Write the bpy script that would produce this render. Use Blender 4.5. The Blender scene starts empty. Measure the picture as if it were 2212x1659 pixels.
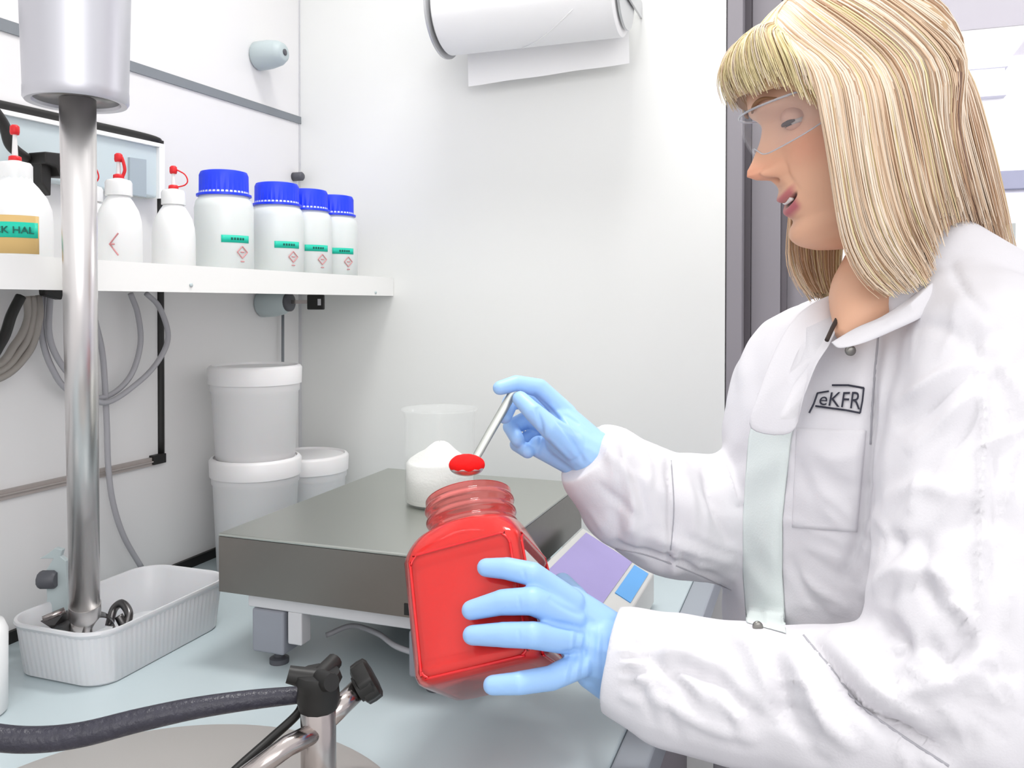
import bpy, bmesh, math, random
import numpy as np
from mathutils import Vector, Matrix
from mathutils.bvhtree import BVHTree
random.seed(7)
RNG = np.random.default_rng(7)
SC = bpy.context.scene
COL = SC.collection
PI = math.pi

# ---------------------------------------------------------------- camera
FPX = 1834.0
PSI = math.atan(659.0 / 1834.0)
PIT = math.radians(1.0)
EYE = np.array([0.0, 0.0, 1.37])
F = np.array([-math.sin(PSI), math.cos(PSI), 0.0])
R = np.array([math.cos(PSI), math.sin(PSI), 0.0])
Z = np.array([0.0, 0.0, 1.0])
FC = F * math.cos(PIT) - Z * math.sin(PIT)
UC = F * math.sin(PIT) + Z * math.cos(PIT)
cam_d = bpy.data.cameras.new('camera')
cam = bpy.data.objects.new('camera', cam_d)
COL.objects.link(cam)
cam.location = EYE
cam.rotation_euler = (PI / 2 - PIT, 0, PSI)
cam_d.sensor_width = 36
cam_d.lens = 36 * FPX / 2212
cam_d.shift_y = -142.5 / 2212
cam_d.clip_start = 0.05
SC.camera = cam

# ---------------------------------------------------------------- world and lights
world = bpy.data.worlds.new('world')
SC.world = world
world.use_nodes = True
wn = world.node_tree
wn.nodes.clear()
wo = wn.nodes.new('ShaderNodeOutputWorld')
wb = wn.nodes.new('ShaderNodeBackground')
wr = wn.nodes.new('ShaderNodeValToRGB')
wt = wn.nodes.new('ShaderNodeTexCoord')
ws = wn.nodes.new('ShaderNodeSeparateXYZ')
wm = wn.nodes.new('ShaderNodeMath')
wm.operation = 'MULTIPLY_ADD'
wm.inputs[1].default_value = 0.5
wm.inputs[2].default_value = 0.5
wn.links.new(wt.outputs['Generated'], ws.inputs[0])
wn.links.new(ws.outputs['Z'], wm.inputs[0])
wn.links.new(wm.outputs[0], wr.inputs[0])
wn.links.new(wr.outputs[0], wb.inputs[0])
wn.links.new(wb.outputs[0], wo.inputs[0])
cr = wr.color_ramp
cr.elements[0].position = 0.0
cr.elements[0].color = (0.66, 0.65, 0.65, 1)
cr.elements[1].position = 1.0
cr.elements[1].color = (1.0, 1.0, 1.0, 1)
for pos, c in ((0.42, (0.76, 0.74, 0.74, 1)), (0.52, (0.90, 0.89, 0.90, 1)), (0.64, (1.0, 1.0, 1.0, 1))):
    e = cr.elements.new(pos)
    e.color = c
wb.inputs[1].default_value = 1.20


def area(name, loc, target, sx, sy, power, color=(1, 1, 1)):
    l = bpy.data.lights.new(name, 'AREA')
    l.shape = 'RECTANGLE'
    l.size = sx
    l.size_y = sy
    l.energy = power
    l.color = color
    o = bpy.data.objects.new(name, l)
    COL.objects.link(o)
    o.location = loc
    o.rotation_euler = (Vector(target) - Vector(loc)).to_track_quat('-Z', 'Y').to_euler()
    return o


area('ceiling_light_bench', (-0.36, 1.0, 2.60), (-0.37, 1.02, 1.0), 0.42, 0.2, 4.8, (1, 0.99, 0.97)).data.spread = math.radians(115)
area('ceiling_light_aisle', (0.3, -0.9, 2.6), (0.0, 0.7, 1.1), 1.2, 0.9, 2.0, (1, 0.96, 0.975))
area('fill_light_back', (1.3, -1.3, 2.2), (-0.9, 1.0, 0.95), 1.8, 1.4, 17.0, (1, 0.99, 0.985))  # added soft fill behind the camera, brightens the lower left wall
area('ceiling_light_room', (1.2, 3.0, 2.5), (1.0, 3.6, 0.8), 1.2, 1.2, 60.0)

vs = SC.view_settings
vs.view_transform = 'Standard'
vs.look = 'None'
vs.exposure = 0.12
vs.gamma = 1.0
vs.use_curve_mapping = False


# ---------------------------------------------------------------- helpers
def ray(px, py):
    v = R * (px - 1106) / FPX + UC * (687 - py) / FPX + FC
    return v / (v @ F)


def W(px, py, d):
    return EYE + ray(px, py) * d


def onx(px, py, x):
    v = ray(px, py)
    return EYE + v * (x / v[0])


def ony(px, py, y):
    v = ray(px, py)
    return EYE + v * (y / v[1])


def onz(px, py, z):
    v = ray(px, py)
    return EYE + v * ((z - EYE[2]) / v[2])


def proj(P):
    Q = np.asarray(P) - EYE
    z = Q @ FC
    return np.stack([1106 + FPX * (Q @ R) / z, 687 - FPX * (Q @ UC) / z], -1), z


def lin(c):
    if isinstance(c, str):
        c = [int(c[i:i + 2], 16) / 255 for i in (0, 2, 4)]
    return tuple(x / 12.92 if x <= 0.04045 else ((x + 0.055) / 1.055) ** 2.4 for x in c)


def mat(name, color, rough=0.5, metal=0.0, trans=0.0, ior=1.45, bump=0.0, bscale=40, coat=0.0, vary=0.0, vscale=8,
        emit=0.0, sss=0.0, stretch=None, alpha=1.0, vc=None, spec=0.5):
    m = bpy.data.materials.new(name)
    m.use_nodes = True
    nt = m.node_tree
    b = nt.nodes['Principled BSDF']
    col = lin(color)
    b.inputs['Base Color'].default_value = (*col, 1)
    b.inputs['Roughness'].default_value = rough
    b.inputs['Metallic'].default_value = metal
    b.inputs['Transmission Weight'].default_value = trans
    b.inputs['IOR'].default_value = ior
    b.inputs['Coat Weight'].default_value = coat
    b.inputs['Specular IOR Level'].default_value = spec
    b.inputs['Alpha'].default_value = alpha
    if sss:
        b.inputs['Subsurface Weight'].default_value = sss
        b.inputs['Subsurface Radius'].default_value = (0.6, 0.25, 0.15)
        b.inputs['Subsurface Scale'].default_value = 0.01
    if emit:
        b.inputs['Emission Color'].default_value = (*col, 1)
        b.inputs['Emission Strength'].default_value = emit
    tc = nt.nodes.new('ShaderNodeTexCoord')
    mp = nt.nodes.new('ShaderNodeMapping')
    nt.links.new(tc.outputs['Object'], mp.inputs[0])
    if stretch:
        mp.inputs['Scale'].default_value = stretch
    base_sock = None
    if vc:
        a = nt.nodes.new('ShaderNodeVertexColor')
        a.layer_name = vc
        base_sock = a.outputs[0]
        nt.links.new(base_sock, b.inputs['Base Color'])
    if vary:
        n = nt.nodes.new('ShaderNodeTexNoise')
        n.inputs['Scale'].default_value = vscale
        nt.links.new(mp.outputs[0], n.inputs['Vector'])
        mx = nt.nodes.new('ShaderNodeMix')
        mx.data_type = 'RGBA'
        mx.inputs[6].default_value = (*[c * (1 - vary) for c in col], 1)
        mx.inputs[7].default_value = (*[min(1, c * (1 + vary)) for c in col], 1)
        nt.links.new(n.outputs[0], mx.inputs[0])
        nt.links.new(mx.outputs[2], b.inputs['Base Color'])
    if bump:
        n = nt.nodes.new('ShaderNodeTexNoise')
        n.inputs['Scale'].default_value = bscale
        n.inputs['Detail'].default_value = 3
        nt.links.new(mp.outputs[0], n.inputs['Vector'])
        bp = nt.nodes.new('ShaderNodeBump')
        bp.inputs['Strength'].default_value = bump
        bp.inputs['Distance'].default_value = 0.002
        nt.links.new(n.outputs[0], bp.inputs['Height'])
        nt.links.new(bp.outputs[0], b.inputs['Normal'])
    return m


M = dict(
    wall=mat('wall_panel', 'e6e5e5', 0.35, bump=0.02, bscale=3),
    wallb=mat('back_panel', 'e6e7e5', 0.4, bump=0.02, bscale=3),
    ceil=mat('ceiling_paint', 'f4f0f4', 0.8, bump=0.05),
    floor=mat('floor_vinyl', 'b4b4b8', 0.5, vary=0.1),
    gasket=mat('grey_gasket', '80858a', 0.5, vary=0.05),
    black=mat('black_rubber', '1c1b1a', 0.45, vary=0.1),
    rail=mat('rail', 'a8a09c', 0.4, vary=0.04),
    glassblue=mat('pale_blue_glass', 'c9d6da', 0.2, vary=0.03),
    bluegrey=mat('blue_grey_plastic', 'b7c3c5', 0.4, vary=0.04),
    bluegrey2=mat('blue_grey_panel', 'a9b5bc', 0.4, vary=0.04),
    dgrey=mat('dark_grey_plastic', '55565c', 0.45, vary=0.05),
    white=mat('white_plastic', 'f4f4f4', 0.35, vary=0.01),
    tub=mat('bucket_plastic', 'e2e1e2', 0.35, sss=0.1),
    poly=mat('bottle_plastic', 'e6e7e7', 0.3, sss=0.1),
    poly2=mat('cloudy_bottle_plastic', 'dbe0df', 0.3, sss=0.1),
    shelf=mat('shelf_enamel', 'ebebe9', 0.3, vary=0.01),
    blue=mat('blue_cap', '1a3cf0', 0.35, vary=0.05),
    red=mat('red_cap', 'd81e26', 0.4, vary=0.05),
    redline=mat('red_print', 'c98a8c', 0.6, vary=0.05),
    green=mat('green_label', '16bfa4', 0.5, vary=0.05),
    tan=mat('tan_label', 'cfae72', 0.5, vary=0.08),
    ink=mat('dark_ink', '0e5a50', 0.6, vary=0.05),
    navy=mat('navy_ink', '2b2c3a', 0.6, vary=0.05),
    steel=mat('stainless_steel', 'd6d3d2', 0.30, 0.92, bump=0.06, bscale=60, stretch=(1, 1, 0.02)),
    steelh=mat('housing_steel', 'c4c4ca', 0.40, 0.8, bump=0.03, bscale=60, stretch=(1, 1, 0.02)),
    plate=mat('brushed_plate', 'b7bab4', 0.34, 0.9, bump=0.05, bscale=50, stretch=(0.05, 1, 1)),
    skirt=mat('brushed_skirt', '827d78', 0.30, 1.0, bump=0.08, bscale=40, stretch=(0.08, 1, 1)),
    steeld=mat('dark_steel', '6c6a6a', 0.3, 1.0, vary=0.1),
    chrome=mat('fitting_steel', 'b5adaa', 0.18, 1.0, vary=0.05, vscale=30),
    bench=mat('bench_laminate', 'bcc9cd', 0.22, vary=0.03, vscale=3),
    benchedge=mat('bench_edge', '9aa0a8', 0.4, vary=0.03),
    tray=mat('tray_plastic', 'd6d7da', 0.35, sss=0.1),
    lid=mat('lid_steel', 'b5b2af', 0.5, 0.3, vary=0.04, vscale=3),
    hose=mat('hose_rubber', '34333e', 0.35, bump=0.8, bscale=160, vary=0.3, vscale=120),
    cable=mat('grey_cable', 'aaa9ae', 0.45, vary=0.05),
    cableb=mat('brown_grey_cable', '9a948e', 0.45, vary=0.05),
    frame=mat('painted_frame', 'c9c9cc', 0.4, vary=0.03),
    legm=mat('leg_grey', '8d9099', 0.4, vary=0.04),
    lilac=mat('display_lilac', '9b90c4', 0.25, vary=0.12, vscale=10),
    dblue=mat('display_blue', '5aa0dc', 0.3, vary=0.08),
    console=mat('console_shell', 'c6c6c2', 0.4, vary=0.04),
    glass=mat('clear_glass', 'e8ecea', 0.03, spec=1.0, alpha=0.13),
    powder=mat('white_powder', 'e8e8e5', 0.9, bump=0.4, bscale=300),
    redpow=mat('red_powder', 'f00505', 0.85, bump=0.3, bscale=250),
    jarfill=mat('red_contents', 'ff3c1c', 0.6, vary=0.06, vscale=12),
    jar=mat('red_translucent_plastic', 'fa8c88', 0.10, trans=0.92, ior=1.30, coat=0.2),
    jarshade=mat('red_groove_shade', 'd8141a', 0.25, coat=0.3),
    paper=mat('tissue_paper', 'f6f6f6', 0.8, bump=0.3, bscale=25),
    disc=mat('holder_metal', 'c9cacc', 0.35, 0.6, vary=0.04),
    doorg=mat('grey_door_metal', '8e8a90', 0.45, 0.0, vary=0.04, vscale=3),
    doord=mat('dark_door_gap', '5f5a60', 0.5, vary=0.04),
    roomw=mat('room_wall', 'f7f6f9', 0.7, vary=0.01),
    beam=mat('blue_grey_beam', '84869c', 0.5, vary=0.04),
    lav=mat('lavender_cupboard', 'd6d6e4', 0.5, vary=0.03),
    lamp=mat('lamp_diffuser', 'ffffff', 0.5, emit=3.0),
    skin=mat('skin', 'e0a98c', 0.5, sss=0.12, vc='tint', bump=0.04, bscale=300),
    coat=mat('coat_cotton', 'dad8dc', 0.85, bump=0.12, bscale=500, spec=0.2),
    coatg=mat('coat_placket_cotton', 'dbe3e1', 0.85, bump=0.12, bscale=500, spec=0.2),
    seam_shade=mat('coat_seam_shade', 'a9a8ae', 0.85, vary=0.05),
    glove=mat('nitrile_blue', '9cc3f0', 0.42, bump=0.15, bscale=90, sss=0.05, vary=0.04, vscale=30),
    hair1=mat('hair_light_blonde', 'f4e4d0', 0.42, vary=0.08, vscale=30),
    hair2=mat('hair_golden_blonde', 'e4c9ac', 0.42, vary=0.08, vscale=30),
    hair3=mat('hair_brown_lowlight', 'ba9779', 0.45, vary=0.1, vscale=30),
    hair4=mat('hair_yellow_blonde', 'eedfae', 0.42, vary=0.08, vscale=30),
    hair5=mat('hair_dark_brown', '86675a', 0.45, vary=0.1, vscale=30),
    hairu=mat('hair_under', 'c0a07c', 0.55, bump=0.5, bscale=60, stretch=(6, 6, 0.6)),
    lens=mat('clear_lens', 'e4e6ee', 0.03, spec=1.0, alpha=0.06),
    lensf=mat('frosted_frame', 'dfe3ea', 0.15, trans=0.6, ior=1.3),
    eyew=mat('eye_white', 'cabfba', 0.2, vary=0.02),
    eyed=mat('eye_iris', '221512', 0.15, vary=0.1),
    lash=mat('eyelash', '3b2822', 0.6, vary=0.05),
    teeth=mat('teeth', 'efe9e4', 0.3, vary=0.02),
    mouth=mat('mouth_inside', '4a1b1c', 0.6, vary=0.05),
    brow=mat('eyebrow', '8a6242', 0.7, vary=0.1),
    snap=mat('snap_metal', '8a8884', 0.3, 0.8, vary=0.05),
    undershirt=mat('dark_neck_cord', '3a302c', 0.7, vary=0.1),
)


def mesh(name, V, Fs, mats, smooth=True, fm=None):
    me = bpy.data.meshes.new(name)
    me.from_pydata([tuple(map(float, v)) for v in V], [], [tuple(map(int, f)) for f in Fs])
    if not isinstance(mats, (list, tuple)):
        mats = [mats]
    for m in mats:
        me.materials.append(m)
    if fm is not None:
        me.polygons.foreach_set('material_index', np.asarray(fm, dtype=np.int32))
    if smooth:
        me.polygons.foreach_set('use_smooth', [True] * len(me.polygons))
    me.update()
    return me


def tag(o, label=None, cat=None, group=None, kind=None):
    if label:
        o['label'] = label
    if cat:
        o['category'] = cat
    if group:
        o['group'] = group
    if kind:
        o['kind'] = kind
    return o


def root_loc(p):
    r = p
    while r.parent is not None:
        r = r.parent
    return np.array(r.location)


def put(name, parts, m, parent=None, smooth=True, sharp=None, bevel=0, fix=True, sub=0, fm=None):
    """parts: list of (V,F) in world coords -> ONE mesh object"""
    V = []
    Fs = []
    off = 0
    for v, f in parts:
        v = np.asarray(v, float)
        V.append(v)
        Fs += [tuple(i + off for i in q) for q in f]
        off += len(v)
    V = np.concatenate(V)
    base = root_loc(parent) if parent else V.mean(0) * [1, 1, 0] + [0, 0, V[:, 2].min()]
    me = mesh(name, V - base, Fs, m, smooth, fm)
    if fix:
        bm = bmesh.new()
        bm.from_mesh(me)
        bmesh.ops.recalc_face_normals(bm, faces=bm.faces)
        bm.to_mesh(me)
        bm.free()
    if sharp and smooth:
        me.set_sharp_from_angle(angle=math.radians(sharp))
    o = bpy.data.objects.new(name, me)
    COL.objects.link(o)
    if parent:
        o.parent = parent
    else:
        o.location = base
    if bevel:
        b = o.modifiers.new('bevel', 'BEVEL')
        b.width = bevel
        b.segments = 3
        b.limit_method = 'ANGLE'
    if sub:
        s = o.modifiers.new('sub', 'SUBSURF')
        s.levels = s.render_levels = sub
    return o


def empty(name, loc, label, cat, group=None):
    o = bpy.data.objects.new(name, None)
    COL.objects.link(o)
    o.location = tuple(map(float, loc))
    o.empty_display_size = 0.02
    return tag(o, label, cat, group)


def box(x0, x1, y0, y1, z0, z1):
    V = [(x, y, z) for z in (z0, z1) for y in (y0, y1) for x in (x0, x1)]
    return V, [(0, 2, 3, 1), (4, 5, 7, 6), (0, 1, 5, 4), (2, 6, 7, 3), (0, 4, 6, 2), (1, 3, 7, 5)]


def loft(rings, cap0=True, cap1=True, closed=True):
    n = len(rings[0])
    V = np.concatenate([np.asarray(r, float) for r in rings])
    Fs = []
    for i in range(len(rings) - 1):
        a = i * n
        b = a + n
        for j in range(n if closed else n - 1):
            k = (j + 1) % n
            Fs.append((a + j, a + k, b + k, b + j))
    if cap0:
        Fs.append(tuple(range(n))[::-1])
    if cap1:
        Fs.append(tuple(range(len(V) - n, len(V))))
    return V, Fs


def lathe(c, prof, n=40, axis=None, xd=None, cap0=True, cap1=True, ribs=None):
    """prof: list of (r, h) along axis"""
    c = np.asarray(c, float)
    ax = Z if axis is None else np.asarray(axis, float) / np.linalg.norm(axis)
    t = np.array([1, 0, 0.]) if abs(ax[0]) < 0.8 else np.array([0, 1, 0.])
    u = np.cross(ax, t)
    u /= np.linalg.norm(u)
    v = np.cross(ax, u)
    th = np.arange(n) * 2 * PI / n
    rr = []
    for q in prof:
        r, h = q[0], q[1]
        rad = r + (ribs * (np.arange(n) % 2) if ribs and len(q) > 2 else 0)
        rad = rad * np.ones(n)
        rr.append(c + ax * h + np.outer(rad * np.cos(th), u) + np.outer(rad * np.sin(th), v))
    return loft(rr, cap0, cap1)


def smoothpath(P, n=8):
    P = [np.asarray(p, float) for p in P]
    if len(P) < 3:
        return np.array(P)
    Q = [2 * P[0] - P[1]] + P + [2 * P[-1] - P[-2]]
    out = []
    for i in range(1, len(Q) - 2):
        for k in range(n):
            t = k / n
            a, b, c, d = Q[i - 1], Q[i], Q[i + 1], Q[i + 2]
            out.append(0.5 * ((2 * b) + (-a + c) * t + (2 * a - 5 * b + 4 * c - d) * t * t + (-a + 3 * b - 3 * c + d) * t ** 3))
    out.append(P[-1])
    return np.array(out)


def tube(P, r, n=10, sm=8, sq=None, up=None):
    """swept tube; r scalar or list per control point; sq: flattening along local v"""
    P = [np.asarray(p, float) for p in P]
    rl = [r] * len(P) if np.isscalar(r) else list(r)
    if len(P) > 2 and sm > 1:
        X = smoothpath([np.append(p, q) for p, q in zip(P, rl)], sm)
    else:
        X = np.array([np.append(p, q) for p, q in zip(P, rl)])
    C = X[:, :3]
    rr = np.maximum(X[:, 3], 1e-5)
    T = np.gradient(C, axis=0)
    T /= np.linalg.norm(T, axis=1)[:, None] + 1e-12
    u = np.cross(T[0], Z if up is None else up)
    if np.linalg.norm(u) < 1e-3:
        u = np.cross(T[0], [1, 0, 0])
    th = np.arange(n) * 2 * PI / n
    rings = []
    for i in range(len(C)):
        u = u - T[i] * (u @ T[i])
        u /= np.linalg.norm(u)
        v = np.cross(T[i], u)
        s = 1.0 if sq is None else sq
        rings.append(C[i] + rr[i] * (np.outer(np.cos(th), u) + s * np.outer(np.sin(th), v)))
    return loft(rings)


def capsule(p0, p1, r0, r1, n=16, k=5):
    p0 = np.asarray(p0, float)
    p1 = np.asarray(p1, float)
    ax = p1 - p0
    L = np.linalg.norm(ax)
    prof = []
    for i in range(1, k + 1):
        a = -PI / 2 + i * (PI / 2) / (k + 0.5)
        prof.append((r0 * math.cos(a), r0 * math.sin(a)))
    for i in range(k, -1, -1):
        a = PI / 2 - i * (PI / 2) / (k + 0.5) - 0.12
        prof.append((max(r1 * math.cos(a), 1e-4), L + r1 * math.sin(a)))
    prof.sort(key=lambda q: q[1])
    return lathe(p0, prof, n, ax)


def chain(P, r):
    return [capsule(P[i], P[i + 1], r[i], r[i + 1]) for i in range(len(P) - 1)]


def sphere(c, r, n=24, k=14, sc=(1, 1, 1)):
    V, Fs = lathe((0, 0, 0), [(r * math.sin(PI * i / k) + 1e-5, -r * math.cos(PI * i / k)) for i in range(k + 1)], n)
    return V * np.array(sc) + np.asarray(c, float), Fs


def remesh(parts, vox, smooth_it=6):
    o = put('remesh_tmp', parts, M['white'], fix=True)
    md = o.modifiers.new('r', 'REMESH')
    md.mode = 'VOXEL'
    md.voxel_size = vox
    s = o.modifiers.new('s', 'SMOOTH')
    s.factor = 0.5
    s.iterations = smooth_it
    dg = bpy.context.evaluated_depsgraph_get()
    dg.update()
    me = bpy.data.meshes.new_from_object(o.evaluated_get(dg))
    V = np.empty(len(me.vertices) * 3)
    me.vertices.foreach_get('co', V)
    V = V.reshape(-1, 3) + np.array(o.location)
    Fs = [tuple(p.vertices) for p in me.polygons]
    N = np.empty(len(me.vertices) * 3)
    me.vertices.foreach_get('normal', N)
    N = N.reshape(-1, 3)
    bpy.data.objects.remove(o)
    bpy.data.meshes.remove(me)
    return V, Fs, N


def fold(V, N, lines, facing=True):
    """sculpt ridges/valleys: lines = (pixel polyline, width px, amplitude m[, dmin, dmax])"""
    p, z = proj(V)
    dirs = V - EYE
    dirs /= np.linalg.norm(dirs, axis=1)[:, None]
    fc = np.clip(-(N * dirs).sum(1) * 2.0, 0, 1)
    D = np.zeros(len(V))
    for L in lines:
        pts, wd, am = L[:3]
        dmin, dmax = (L[3], L[4]) if len(L) > 3 else (0, 9)
        X = smoothpath([np.array(q, float) for q in pts], 6) if len(pts) > 2 else np.array(pts, float)
        best = np.full(len(V), 1e9)
        tt = np.zeros(len(V))
        n = len(X) - 1
        for i in range(n):
            a, b = X[i], X[i + 1]
            ab = b - a
            t = np.clip(((p - a) @ ab) / (ab @ ab + 1e-9), 0, 1)
            q = a + t[:, None] * ab
            dd = np.hypot(*(p - q).T)
            m = dd < best
            best[m] = dd[m]
            tt[m] = (i + t[m]) / n
        prof = np.exp(-(best / wd) ** 2) * np.sin(np.clip(tt, 0, 1) * PI) ** 0.5 * (1 if True else 0)
        D += am * np.nan_to_num(prof) * ((z > dmin) & (z < dmax))
    return V + N * (D * fc)[:, None]


def prism(pts, nrm, th):
    P = np.asarray(pts, float)
    n = np.asarray(nrm, float) / np.linalg.norm(nrm)
    return loft([P - n * 0.0005, P + n * th])


def rrect(w, h, r, n=6):
    out = []
    for cx, cy, a0 in ((w / 2 - r, h / 2 - r, 0), (-w / 2 + r, h / 2 - r, 90), (-w / 2 + r, -h / 2 + r, 180), (w / 2 - r, -h / 2 + r, 270)):
        for i in range(n + 1):
            a = math.radians(a0 + 90 * i / n)
            out.append((cx + r * math.cos(a), cy + r * math.sin(a)))
    return np.array(out)


def text_geo(s, size, o, xd, yd, th=0.0006, name='text'):
    """text turned to mesh geometry, placed at o along xd/yd"""
    cu = bpy.data.curves.new(name, 'FONT')
    cu.body = s
    cu.size = size
    cu.extrude = th
    cu.resolution_u = 3
    ob = bpy.data.objects.new(name, cu)
    COL.objects.link(ob)
    dg = bpy.context.evaluated_depsgraph_get()
    me = bpy.data.meshes.new_from_object(ob.evaluated_get(dg))
    V = np.empty(len(me.vertices) * 3)
    me.vertices.foreach_get('co', V)
    V = V.reshape(-1, 3)
    Fs = [tuple(p.vertices) for p in me.polygons]
    bpy.data.objects.remove(ob)
    bpy.data.curves.remove(cu)
    bpy.data.meshes.remove(me)
    xd = np.asarray(xd, float)
    yd = np.asarray(yd, float)
    nd = np.cross(xd, yd)
    return np.asarray(o, float) + V[:, :1] * xd + V[:, 1:2] * yd + V[:, 2:3] * nd, Fs, V


def struct(name, parts, m, bevel=0, smooth=False):
    o = put(name, parts, m, smooth=smooth, bevel=bevel)
    tag(o, kind='structure')
    return o


XW, YB, XE, ZB = -1.005, 1.505, -0.152, 0.92
# ---------------------------------------------------------------- setting
struct('floor', [box(-1.3, 3.2, -2.0, 5.3, -0.05, 0)], M['floor'])
struct('wall_left', [box(XW - 0.1, XW, -0.6, YB, 0, 2.7)], M['wall'])
struct('wall_back', [box(XW - 0.1, -0.150, YB, YB + 0.05, 0, 2.7)], M['wallb'])
struct('wall_far', [box(-1.3, 3.2, 4.75, 4.85, 0, 2.7)], M['roomw'])
struct('wall_right', [box(2.9, 3.0, -2.0, 4.75, 0, 2.7)], M['roomw'])
struct('ceiling', [box(-1.2, 2.9, 1.62, 4.75, 2.58, 2.7)], M['ceil'])
# trims on the left wall
struct('trim_1', [prism([onx(-420, -99, XW), onx(651, 254, XW), onx(651, 269, XW), onx(-420, -64, XW)], (1, 0, 0), 0.003)], M['gasket'])
struct('trim_2', [prism([onx(645, -60, XW), onx(652, -60, XW), onx(652, 1100, XW), onx(645, 1100, XW)], (1, 0, 0), 0.0015)], M['frame'])

# grey door at the end of the bench alcove
yd = YB + 0.055
xa = lambda px: ony(px, 500, yd)[0]
door = put('door_1', [box(xa(1700), xa(1775), yd + 0.03, yd + 0.06, 0, 2.56)], M['doorg'], smooth=False)
tag(door, kind='structure')
put('door_frame', [box(-0.149, xa(1608), yd - 0.05, yd + 0.05, 0, 2.56), box(xa(1622), xa(1686), yd + 0.004, yd + 0.05, 0, 2.56)], M['doorg'], door, smooth=False, bevel=0.002)
put('door_seal', [box(xa(1608) + 0.0003, xa(1622) - 0.0003, yd + 0.0, yd + 0.045, 0, 2.56), box(xa(1686) + 0.0003, xa(1700) - 0.0003, yd + 0.01, yd + 0.05, 0, 2.56)], M['doord'], door, smooth=False)

# far room pieces seen right of the hair
cl = empty('ceiling_light', onz(2130, 100, 2.579), 'bright rectangular panel light set in the ceiling of the far room', 'ceiling light')
q = [onz(2030, 78, 2.578), onz(2222, 60, 2.578), onz(2168, 132, 2.578), onz(2062, 140, 2.578)]
put('diffuser', [prism(q, (0, 0, -1), 0.012)], M['lamp'], cl, smooth=False)
q = [onz(2020, 73, 2.578), onz(2240, 52, 2.578), onz(2172, 137, 2.578), onz(2052, 146, 2.578)]
put('frame', [prism(q, (0, 0, -1), 0.006)], M['white'], cl, smooth=False)
yw = 4.75


def wallrect(px0, py0, px1, py1, y, th):
    A = ony(px0, py0, y)
    B = ony(px1, py1, y)
    return box(min(A[0], B[0]), max(A[0], B[0]), y - th, y, min(A[2], B[2]), max(A[2], B[2]))


vt = empty('wall_unit', ony(2130, 210, yw), 'pale square vent unit high on the far room wall', 'vent')
put('housing', [wallrect(2085, 150, 2166, 210, yw, 0.05)], M['roomw'], vt, smooth=False, bevel=0.004)
put('edge_strip', [wallrect(2083, 146, 2172, 151, yw, 0.07)], M['lav'], vt, smooth=False)
put('edge_strip', [wallrect(2083, 208, 2168, 212, yw, 0.07)], M['lav'], vt, smooth=False)
cb = empty('storage_cupboard', ony(2200, 600, yw - 0.4), 'lavender grey cupboard under a blue grey beam in the far room', 'cupboard')
put('body', [wallrect(2120, 425, 2330, 1300, yw - 0.1, 0.35)], M['lav'], cb, smooth=False, bevel=0.004)
put('top_rail', [wallrect(2110, 396, 2340, 424, yw - 0.08, 0.4)], M['beam'], cb, smooth=False, bevel=0.004)
put('door_panel', [wallrect(2150, 484, 2191, 580, yw - 0.452, 0.02)], mat('panel_grey_green', '9a9d9a', 0.5, vary=0.1), cb, smooth=False)

# bench
bn = empty('workbench', (-0.58, 0.9, 0), 'pale blue-grey laminate lab workbench running along the walls', 'workbench')
put('worktop', [box(XW + 0.0015, XE - 0.035, 0.15, YB - 0.0015, ZB - 0.04, ZB)], M['bench'], bn, smooth=False, bevel=0.003)
put('edge_strip', [box(XE - 0.0345, XE, 0.15, YB - 0.0015, ZB - 0.04, ZB - 0.0005)], M['benchedge'], bn, smooth=False, bevel=0.003)
put('base_cabinet', [box(XW + 0.0015, XE - 0.06, 0.2, YB - 0.0015, 0.0, ZB - 0.041)], M['doord'], bn, smooth=False)
# black sealing strip at the foot of the wall
struct('baseboard_left', [box(XW, XW + 0.006, 0.15, YB, ZB, ZB + 0.016)], M['black'])

# black gasket window frame in the left wall
wf = put('window_1', [tube([onx(-420, 134, XW), onx(-60, 213, XW), onx(150, 259, XW), onx(322, 298, XW), onx(343, 312, XW), onx(345, 340, XW), onx(346, 700, XW), onx(347, 985, XW)], 0.0062, 8)], M['black'])
tag(wf, kind='structure')
put('window_rail', [prism([onx(-420, 1151, XW), onx(346, 983, XW), onx(346, 1000, XW), onx(-420, 1177, XW)], (1, 0, 0), 0.006),
                    prism([onx(-420, 1158, XW), onx(346, 990, XW), onx(346, 993, XW), onx(-420, 1163, XW)], (1, 0, 0), 0.009)], M['rail'], wf, smooth=False)
put('window_corner', [prism([onx(322, 984, XW), onx(349, 978, XW), onx(349, 998, XW), onx(322, 1004, XW)], (1, 0, 0), 0.01)], M['black'], wf, smooth=False, bevel=0.001)
# pale blue wall unit behind the wash bottles
ub = empty('wall_box', onx(160, 420, XW), 'pale blue-grey instrument box on the wall inside the black frame', 'instrument box')
put('body', [prism([onx(-60, 236, XW), onx(325, 318, XW), onx(325, 430, XW), onx(-60, 372, XW)], (1, 0, 0), 0.02)], M['glassblue'], ub, smooth=False, bevel=0.004)
put('light_rim', [prism([onx(-60, 232, XW), onx(328, 314, XW), onx(328, 322, XW), onx(-60, 242, XW)], (1, 0, 0), 0.026),
                  prism([onx(316, 320, XW), onx(328, 322, XW), onx(328, 430, XW), onx(316, 430, XW)], (1, 0, 0), 0.026)], M['white'], ub, smooth=False)
put('side_panel', [prism([onx(276, 340, XW + 0.02), onx(312, 345, XW + 0.02), onx(312, 426, XW + 0.02), onx(276, 420, XW + 0.02)], (1, 0, 0), 0.004)], M['bluegrey2'], ub, smooth=False)
bk = empty('cable_bracket', onx(90, 360, XW + 0.05), 'black bracket and thick cable on the wall behind the leftmost wash bottle', 'bracket')
xb = XW + 0.045
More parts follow.
